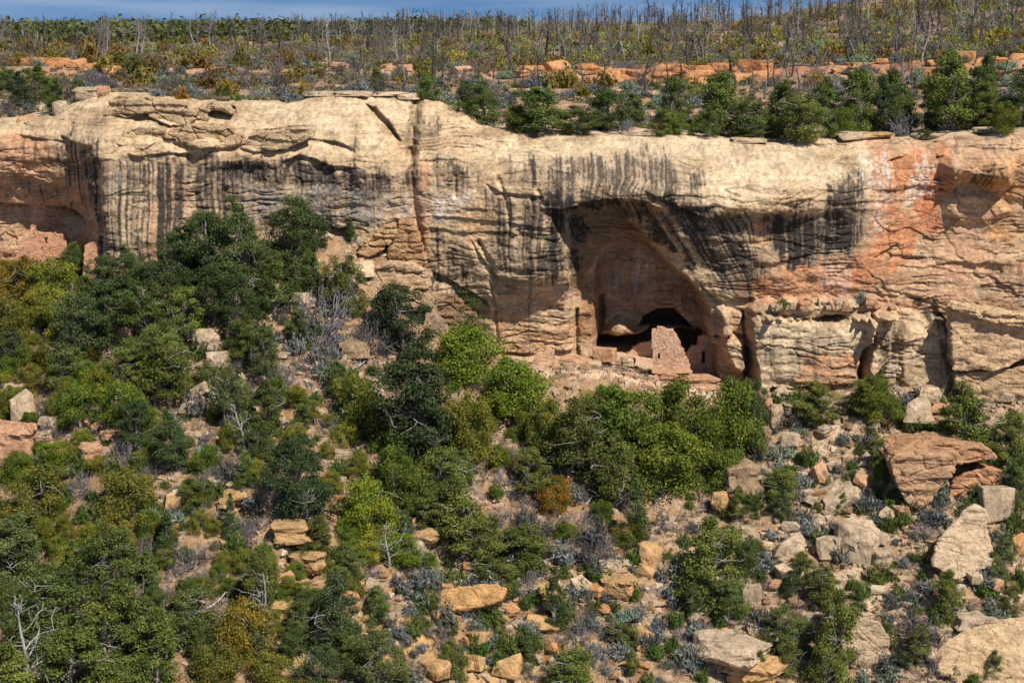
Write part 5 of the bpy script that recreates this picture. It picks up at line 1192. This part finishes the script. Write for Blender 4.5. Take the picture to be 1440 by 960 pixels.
mscatter(70, -10, 1450, 140, 280, 8, gn)
def yu(p, u):
    w = prng.uniform(1.2, 2.4); put_down('yucca', p, w * .45, w, (1.0, 1.35, .9), 'pale green', zone='mesa top')
mscatter(60, 0, 1450, 165, 260, 8, yu, lambda u, y: .3 + .7 * (u > 700))
def sc2(p, u):
    w = prng.uniform(1.4, 3.0); put_down('scrub', p, w * prng.uniform(.6, .9), w, prng.choice(((.5, .47, .48), (.9, .85, .88), (.7, .6, .55))), 'dark', zone='mesa top')
mscatter(150, -10, 1450, 142, 270, 8, sc2)
def sd(p, u):
    h = prng.uniform(2.0, 5.2) * (0.7 if p[1] < 190 else 1); w = h * prng.uniform(.4, .8)
    put_down('snagd', p, h, w, prng.choice(((1, 1, 1), (1.6, 1.5, 1.45), (2.6, 2.4, 2.3))), 'black', sink=0.02, zone='mesa top', tilt=(prng.gauss(0, .05), prng.gauss(0, .07)))
mscatter(285, -10, 1450, 158, 330, 4, sd, lambda u, y: (.35 if y < 185 else .7) * (0.25 if u < 430 else 1) * (.2 + .8 * (math.sin(u * .023 + y * .09) + math.sin(u * .051 - y * .06) > -.2)) + .25 * (u > 900))
def ssn(p, u):
    h = prng.uniform(2.2, 5.4); w = h * prng.uniform(.35, .7)
    put_down('snags', p, h, w, prng.choice(((.55, .55, .55), (.42, .41, .41), (.85, .85, .85))), 'silver grey', sink=0.02, zone='mesa top', tilt=(prng.gauss(0, .05), prng.gauss(0, .06)))
mscatter(170, -10, 1450, 190, 335, 5, ssn, lambda u, y: .2 + .8 * np.clip(.5 + 2 * math.sin(u * .021) * math.sin(u * .0077 + y * .05), 0, 1) * (.35 if u < 430 else 1))
for k in range(16):
    p = mesa_pt(prng.uniform(400, 1440), prng.uniform(165, 230)); put_down('log', p, 0.8, prng.uniform(3, 6), (.4, .38, .37), 'dark', zone='mesa top')

# far snags beyond those one can tell apart, and the living wood on the next mesa
rg = np.random.RandomState(21); G = Geo()
for k in range(520):
    u = rg.uniform(420, 1500) if k > 50 else rg.uniform(-60, 420); y = rg.uniform(255, 420) if u > 450 else rg.uniform(285, 440)
    p = np.array(mesa_pt(u, y)); h = rg.uniform(2.0, 5.2); l = rg.normal(size=2) * .06 * h
    top = p + np.array([l[0], l[1], h]); m = (p + top) / 2 + np.array([rg.normal() * .1, 0, 0])
    G.tube([p - np.array([0, 0, .3]), m, top], [.10, .07, .03], 4, int(rg.rand() < .12))
    for q in range(6):
        t = rg.uniform(.3, 1); s = p + (top - p) * t; a = rg.uniform(0, 6.28); L = h * .3 * (1.2 - .8 * t) * rg.uniform(.5, 1.2)
        G.tube([s, s + np.array([math.cos(a) * L * .6, math.sin(a) * L * .6, L * .35]), s + np.array([math.cos(a) * L * .8, math.sin(a) * L * .8, L])], [.05, .035, .02], 3, G.mi[-1] if q else G.mi[-1])
tag(link('dead_wood', G.mesh('dead_wood', [M_CHAR, M_SILVER])), 'distant burnt wood of bare grey snags along the skyline', 'dead wood', kind='stuff')
G = Geo(); CX = []; NN = []; RR = []
for k in range(2600):
    y = rg.uniform(430, 980) if k < 1900 else rg.uniform(350, 460); u = rg.uniform(-120, 760) if k < 1900 else rg.uniform(-100, 420)
    if rg.rand() < max(0, (u - 480) / 300): continue
    p = np.array(mesa_pt(u, y)); h = rg.uniform(3, 6.2); w = h * rg.uniform(.6, .95); m = 46
    d = rg.normal(size=(m, 3)); d /= np.linalg.norm(d, axis=1)[:, None]; d[:, 2] = np.abs(d[:, 2]) * 1.0 - .12
    CX.append(p + d * (rg.rand(m, 1) ** .35) * np.array([w / 2, w / 2, h]) + rg.normal(size=(m, 3)) * .15); NN.append(d + rg.normal(size=(m, 3)) * .4)
    RR.append(np.clip(rg.rand() + .2 * rg.normal(size=m), 0, 1))
G.leaves(np.concatenate(CX), np.concatenate(NN), .75, rg, 1.3, 0, np.concatenate(RR))
tag(link('far_wood', G.mesh('far_wood', [M_JUN])), 'living green pinyon and juniper wood covering the far mesa', 'wood', kind='stuff')
# low ground growth between the bushes of the mesa
G = Geo(); n = 11000
u_ = rg.uniform(-200, 1640, n); y_ = 139 * (345 / 139) ** rg.rand(n); x_ = (u_ - 720) / FPX * (y_ * CP + 6 * SP); z_ = mesa_z(x_, y_)
k = ~((u_ < 420) & (y_ > 285)) & (fbm(x_ * .12, y_ * .12, 3, 160) > -0.12 - .25 * (y_ > 195) - .3 * (u_ < 700)) & ~((np.abs(y_ - 184) < 6) & (u_ > 700)); u_, x_, y_, z_ = u_[k], x_[k], y_[k], z_[k]; n = len(x_); b = 18
sz = (0.35 + 0.55 * rg.rand(n) * (y_ > 190))
c = np.repeat(np.stack([x_, y_, z_], 1), b, 0); S_ = np.repeat(sz, b)[:, None]
d = rg.normal(size=(n * b, 3)); d[:, 2] = np.abs(d[:, 2]) * .9 + .3; d /= np.linalg.norm(d, axis=1)[:, None]
G.leaves(c + d * S_ * rg.rand(n * b, 1) ** .5 * np.array([1.2, 1.2, .8]), rg.normal(size=(n * b, 3)), .24, rg, 3, 0, np.clip(np.repeat(rg.rand(n), b) + .12 * rg.normal(size=n * b), 0, 1), d)
M_BRUSH = leaf_mat('mesa brush', (0.10, 0.09, 0.06), (0.25, 0.205, 0.10), 0.2)
e = [x for x in M_BRUSH.node_tree.nodes if x.type == 'VALTORGB'][0].color_ramp.elements
for p_, c_ in ((.2, (.16, .10, .05)), (.4, (.11, .12, .055)), (.6, (.17, .165, .135)), (.8, (.22, .175, .075))): q = e.new(p_); q.color = (*c_, 1)
tag(link('ground_brush', G.mesh('ground_brush', [M_BRUSH])), 'low brush and dry grass matted over the mesa top', 'brush', kind='stuff')
# ================================================================== the cliff dwelling
M_MASON = rock_mat('sandstone masonry', (0.62, 0.42, 0.30), bump=0.25, scale=2.2, contrast=0.7)
def add_courses(m):
    n, l = m.node_tree.nodes, m.node_tree.links
    tc = n.new('ShaderNodeTexCoord'); mp = n.new('ShaderNodeMapping'); mp.inputs['Rotation'].default_value = (R(-90), 0, 0)
    br = n.new('ShaderNodeTexBrick'); br.inputs['Scale'].default_value = 1.0; br.inputs['Brick Width'].default_value = 0.27; br.inputs['Row Height'].default_value = 0.09
    br.inputs['Mortar Size'].default_value = 0.012; br.inputs['Color1'].default_value = (1, 1, 1, 1); br.inputs['Color2'].default_value = (.72, .7, .68, 1); br.inputs['Mortar'].default_value = (.42, .38, .34, 1)
    l.new(tc.outputs['Object'], mp.inputs[0])
    nz = n.new('ShaderNodeTexNoise'); nz.inputs['Scale'].default_value = 3; ad = n.new('ShaderNodeMix'); ad.data_type = 'VECTOR'; ad.inputs['Factor'].default_value = 0.06
    l.new(mp.outputs[0], nz.inputs['Vector']); l.new(mp.outputs[0], ad.inputs[4]); l.new(nz.outputs['Color'], ad.inputs[5]); l.new(ad.outputs[1], br.inputs['Vector'])
    b = n['Principled BSDF']; src = b.inputs['Base Color'].links[0].from_socket
    mu = n.new('ShaderNodeMix'); mu.data_type = 'RGBA'; mu.blend_type = 'MULTIPLY'; mu.inputs['Factor'].default_value = 0.4
    l.new(src, mu.inputs['A']); l.new(br.outputs['Color'], mu.inputs['B']); l.new(mu.outputs['Result'], b.inputs['Base Color'])
add_courses(M_MASON)
def masonry(name, pts, y, thick, label, cat='ruined wall', holes=(), yaw=0.0, cell=0.085, seed=1, mat=None):
    """stone wall standing at distance y: outline in photo pixels turned into metres, built course by course as little stones so that its broken edge is stepped"""
    P = wpoly(pts, y); o = P.mean(0); x0, z0 = P.min(0); x1, z1 = P.max(0); rng = np.random.RandomState(seed)
    nx = int((x1 - x0) / cell) + 1; nz = int((z1 - z0) / cell) + 1
    gx = x0 + (np.arange(nx) + .5) * cell; gz = z0 + (np.arange(nz) + .5) * cell; A, B = np.meshgrid(gx, gz)
    m = sdf(P, A + rng.normal(size=A.shape) * .02, B) > 0
    for h in holes: m &= sdf(wpoly(h, y), A, B) <= 0
    ox, oz = o[0], z0
    V = []; idx = {}; F = []
    def vid(i, j, s):
        if (i, j, s) not in idx:
            idx[(i, j, s)] = len(V); r = rng.normal(size=3) * .010
            V.append((x0 + i * cell - ox + r[0], (-thick / 2 if s == 0 else thick / 2) + r[1], z0 + j * cell - oz + r[2]))
        return idx[(i, j, s)]
    def g(i, j): return 0 <= i < nx and 0 <= j < nz and m[j, i]
    for j in range(nz):
        for i in range(nx):
            if not m[j, i]: continue
            F.append([vid(i, j, 0), vid(i + 1, j, 0), vid(i + 1, j + 1, 0), vid(i, j + 1, 0)]); F.append([vid(i, j, 1), vid(i, j + 1, 1), vid(i + 1, j + 1, 1), vid(i + 1, j, 1)])
            if not g(i - 1, j): F.append([vid(i, j, 1), vid(i, j, 0), vid(i, j + 1, 0), vid(i, j + 1, 1)])
            if not g(i + 1, j): F.append([vid(i + 1, j, 0), vid(i + 1, j, 1), vid(i + 1, j + 1, 1), vid(i + 1, j + 1, 0)])
            if not g(i, j - 1): F.append([vid(i, j, 0), vid(i, j, 1), vid(i + 1, j, 1), vid(i + 1, j, 0)])
            if not g(i, j + 1): F.append([vid(i, j + 1, 0), vid(i + 1, j + 1, 0), vid(i + 1, j + 1, 1), vid(i, j + 1, 1)])
    ob = link(name, mesh_from(name, np.array(V), [np.array(F)], [mat or M_MASON]))
    ob.color = (1.0, .88, .78, 1) if x0 > -20 else (.95, .74, .6, 1)
    ob.location = (ox, y, oz); ob.rotation_euler = (0, 0, yaw)
    tag(ob, label, cat, 'masonry of the cliff dwelling', 'thing')
    return ob
def lintel(parent, a, b, y, v):
    """flat stone laid over an opening"""
    xa, _, z = W(a, v, y); xb, _, _ = W(b, v, y); bm = bmesh.new(); bmesh.ops.create_cube(bm, size=1)
    bmesh.ops.scale(bm, vec=(float(xb - xa), .5, .07), verts=bm.verts); bmesh.ops.bevel(bm, geom=list(bm.edges), offset=.015, segments=1, affect='EDGES')
    me = bpy.data.meshes.new('lintel'); bm.to_mesh(me); bm.free(); me.materials.append(M_STONE)
    o = link('lintel', me, parent); o.location = (float((xa + xb) / 2) - parent.location.x, 0, float(z) - parent.location.z)
tw = masonry('ruined_tower', [(917,463),(923,463),(924,460),(933,460),(936,462),(946,462),(951,470),(955,478),(957,486),(962,491),(964,500),(968,506),(970,516),(974,527),(974,538),(918,538),(918,491),(917,489)], 129.7, 0.5,
   'tallest standing masonry wall of the ruin, with a stepped broken side and one tiny window', 'ruined tower', [[(926,496),(929.5,496),(929.5,504),(926,504)]], yaw=-0.12)
lintel(tw, 925, 931, 129.7, 495.5)
masonry('ruined_wall', [(866,514),(872,506),(880,497),(890,488),(898,483),(908,480),(917,479),(917,516)], 136.2, 0.4, 'shaded sloping wall stub inside the alcove behind the tower', yaw=0.1, seed=2)
w = masonry('ruined_wall', [(982,472),(990,470),(1004,474),(1005,536),(958,536),(958,500),(966,496),(972,486),(980,484)], 134.6, 0.4, 'shaded end wall with a dark doorway tucked beside the alcove pillar', holes=[[(986,494),(992,494),(992,512),(986,512)]], seed=3)
lintel(w, 985, 993, 134.6, 493)
masonry('ruined_wall', [(750,524),(752,498),(757,492),(763,495),(768,490),(778,491),(780,500),(785,510),(790,524)], 130.0, 0.6, 'crumbling sunlit masonry stub at the open end of the alcove terrace', seed=4)
masonry('retaining_wall', [(738,548),(745,524),(770,520),(800,525),(830,524),(850,530),(852,548)], 128.9, 0.5, 'low broken retaining wall along the front of the alcove terrace, under the masonry stub', 'retaining wall', yaw=0.05, seed=5)
masonry('retaining_wall', [(868,548),(872,528),(890,524),(905,530),(925,526),(940,534),(955,540),(960,550)], 128.8, 0.5, 'low broken retaining wall at the terrace edge in front of the tower', 'retaining wall', yaw=-.03, seed=6)
w = masonry('ruined_wall', [(22,392),(24,358),(30,354),(36,348),(41,338),(45,316),(49,318),(53,332),(60,345),(66,354),(74,362),(82,376),(82,392)], 133.6, 0.5, 'pinkish jagged wall with a thin standing spire in the smaller side alcove', holes=[[(59,346),(62,346),(62,352),(59,352)]], seed=7)
w = masonry('ruined_wall', [(50,362),(52,330),(70,326),(92,330),(98,362)], 135.2, 0.4, 'shaded room wall with a small doorway behind the jagged spire wall', holes=[[(64,333),(68,333),(68,342),(64,342)]], seed=8)
lintel(w, 63, 69, 135.2, 332.5)
masonry('ruined_wall', [(118,386),(120,346),(127,341),(138,340),(142,348),(143,386)], 131.8, 0.5, 'narrow pink wall stub wedged beside the striped buttress', seed=9)
# fallen blocks lying on the alcove floor
for kind, u, v, y, wp, hp, tint, lab in (('slab',812,514,131.0,56,18,PNK,'smooth pink slab leaning on the alcove terrace'),('boulder',850,506,131.2,36,22,PNK,'rounded boulder balanced on the terrace in the mouth of the alcove'),('boulder',883,513,131.4,22,14,TAN,'small grey block on the terrace just before the shaded wall stub'),('boulder',872,512,131.6,16,12,GYS,'smallest stone on the terrace beside the rounded boulder'),
   ('crag',944,532,129.2,56,17,PNK,'pink bedrock lump that the tower stands on'),('boulder',905,520,129.6,20,9,PAL,'pale flat stone at the foot of the tower'),('boulder',835,514,130.6,24,9,TAN,'low tan stone between the leaning slab and the rounded boulder'),('crag',985,545,129.4,60,20,PNK,'pink ledge under the end wall of the ruin'),('slab',782,522,130.4,30,8,PNK,'thin slab lying by the sunlit masonry stub')):
    x, yy, z = W(u, v, y); s = y / FPX
    put_down(kind, (float(x), y, float(z)), hp * s, wp * s, tint, RN[tint], label=lab, sink=0.15, rot=prng.uniform(-.3, .3), zone='alcove terrace')
# the great fallen slab leaning on the salmon wall, and the blocks next to it
FS = prism('fallen_slab', [(1338,438),(1342,434),(1390,446),(1450,452),(1500,462),(1500,500),(1440,506),(1420,516),(1398,522),(1340,521),(1337,480)], 126.3, 2.6, 'huge wedge-shaped pale slab with a sharp upper edge, leaning against the salmon wall', (1.25, 1.12, 1.0), seed=3, bed=.15)
prism('fallen_slab', [(1342,524),(1400,522),(1440,514),(1490,520),(1490,560),(1400,566),(1345,560)], 126.6, 2.2, 'blocky base stone under the huge wedge-shaped slab', (1.02, 0.92, 0.8), seed=6, bed=.3)
prism('pillar_rock', [(1243,532),(1250,505),(1262,498),(1268,520),(1262,540),(1244,542)], 126.6, 0.8, 'upright grey splinter of rock against the pale bench', (1.0, .98, .98), seed=8)

lip_ = prism('upper_lip', [(1337,435),(1343,431),(1392,438),(1450,444),(1510,452),(1510,468),(1440,464),(1392,452)], 125.7, 3.0, None, (1.2, 1.1, .96), seed=9)
for k in ('label', 'category', 'group', 'kind'):
    if k in lip_: del lip_[k]
lip_.parent = FS; lip_.location -= FS.location
# ================================================================== saying which one is which
LM = [(945,490,'the ruined tower'),(770,510,'the sunlit masonry stub'),(45,340,'the jagged spire ruin'),(1362,770,'the pale leaning slab'),(1390,480,'the huge wedge-shaped slab'),(1305,680,'the overhanging pink outcrop'),(1200,760,'the dark-faced square boulder'),(1214,910,'the big rounded boulder low on the scree'),(1400,925,'the broad pale slab at the frame corner'),
 (1020,920,'the undercut ochre ledge'),(1156,905,'the upright juniper low on the scree'),(985,800,'the round juniper in the scree'),(1275,890,'the blackened dead tree on the scree'),(640,852,'the long ochre slab'),(780,850,'the small dark fir low on the slope'),(894,720,'the fir below the oaks'),(585,560,'the big dark pinyon under the alcove'),(655,500,'the yellow oak by the alcove'),
 (712,540,'the lime green oak'),(940,600,'the large green oak clump'),(782,690,'the rust brown oak'),(830,770,'the blackened dead tree mid-slope'),(870,825,'the ochre block mid-slope'),(520,740,'the lime green oak above the ochre ledge'),(428,680,'the dark pinyon over the ochre ledges'),(432,790,'the ochre ledge pile'),(237,755,'the cone-shaped fir in the clearing'),(322,725,'the slim little fir'),
 (368,840,'the tall juniper with a bare trunk'),(480,880,'the grey-green pinyon at the bottom edge'),(345,910,'the orange oak at the bottom edge'),(120,690,'the olive oak thickets'),(14,620,'the pink crag at the frame edge'),(38,575,'the standing tan boulder'),(98,350,'the pinyon by the spire ruin'),(290,530,'the tan boulder chute'),(450,440,'the big leafless shrub'),
 (572,340,'the pink block under the cleft'),(522,345,'the tilted ochre slab'),(562,395,'the flat ledge under the cleft'),(410,330,'the tall pinyon against the cliff'),(300,330,'the pinyon below the striped wall'),(245,600,'the pinyons mid-slope'),(332,570,'the thin grey juniper'),(150,460,'the dense pinyons at the thicket edge'),(32,900,'the tall bare snag at the frame corner'),(130,850,'the juniper mass at the frame corner'),(740,925,'the little fir at the bottom edge'),(1350,600,'the bright juniper under the wedge slab'),(1220,545,'the green oaks under the bench'),(1040,670,'the brown square block'),
 (1062,580,'the slim bright pinyon'),(1100,780,'the pale blocks of the scree'),(1190,690,'the tilted twin slabs'),(1430,690,'the dark juniper at the frame edge'),
 (586,125,'the juniper over the cleft'),(690,155,'the first rim juniper past the cleft'),(765,165,'the low wide rim juniper'),(852,160,'the dark rim pinyon'),(1012,150,'the bright rim juniper'),(1132,170,'the overhanging rim juniper'),(1208,150,'the tall rim junipers'),(1345,130,'the tallest rim juniper'),(320,125,'the big orange-brown rim bush'),(427,125,'the orange-brown bush by the dome'),(255,130,'the small orange-brown rim bush'),(30,135,'the rim pinyon above the side alcove'),(130,120,'the dark scrub above the striped wall'),(212,160,'the long caprock boulder'),
 (100,95,'the red ledge beyond the striped wall'),(800,105,'the near end of the orange ledge'),(900,105,'the middle of the orange ledge'),(1030,105,'the far end of the orange ledge'),(1200,100,'the scattered orange blocks'),(1420,100,'the orange blocks at the frame edge'),(560,105,'the pale stones behind the cleft'),(100,40,'the green far wood'),(350,45,'the thin end of the far wood'),(640,60,'the middle of the burn'),(760,60,'the burn over the orange ledge'),(1060,50,'the upper burn'),(1250,50,'the burn on the hill flank'),(1400,40,'the burn on the hill crest'),(500,70,'the edge of the burn'),(230,80,'the rust thickets on the mesa'),(1160,15,'the skyline of the hill'),(900,25,'the skyline over the alcove'),(1330,15,'the top of the hill'),(960,70,'the hollow in the burn'),(1140,75,'the straw slope'),(1320,75,'the straw slope on the hill')]
ORD = ['first', 'second', 'third', 'fourth', 'fifth', 'sixth', 'seventh', 'eighth', 'ninth', 'tenth', 'eleventh', 'twelfth']
buckets = {}
for q in PLACED:
    o = q['o']
    if q['label']: o['label'] = q['label']; continue
    m = min(LM, key=lambda l: (l[0] - q['u']) ** 2 + 1.6 * (l[1] - (q['v'] - .5 * q['hpx'])) ** 2)
    du, dv = q['u'] - m[0], q['v'] - .5 * q['hpx'] - m[1]
    if math.hypot(du, dv) < 16 and max(q['wpx'], q['hpx']) > 30: rel = 'at'
    elif abs(dv) > abs(du): rel = 'below' if dv > 0 else 'above'
    else: rel = 'alcove-side of' if (du > 0) == (m[0] < 900) else 'beyond'
    size = q['wpx'] * q['hpx'] if q['kind'] not in ('snagd', 'snags', 'bigsnagd', 'bigsnags') else q['hpx'] ** 2 * .6
    sz = 'tiny' if size < 160 else 'small' if size < 600 else 'mid-sized' if size < 2400 else 'large'
    adj = f"{sz} {q['color']}".strip()
    buckets.setdefault((adj, q['kind'], rel, m[2]), []).append((math.hypot(du, dv), q))
for (adj, kind, rel, lm), L in buckets.items():
    L.sort(key=lambda t: t[0])
    for i, (_, q) in enumerate(L):
        w = SAYS[kind]
        if len(L) == 1: s = f'{adj} {w} {rel} {lm}'
        else: s = f'{adj} {w}, {ORD[min(i, 11)]} {rel} {lm}' if i < 11 else f'{adj} {w}, one of the outer ones {rel} {lm}'
        if len(s.split()) > 16: s = s.split(' ', 1)[1]
        q['o']['label'] = s
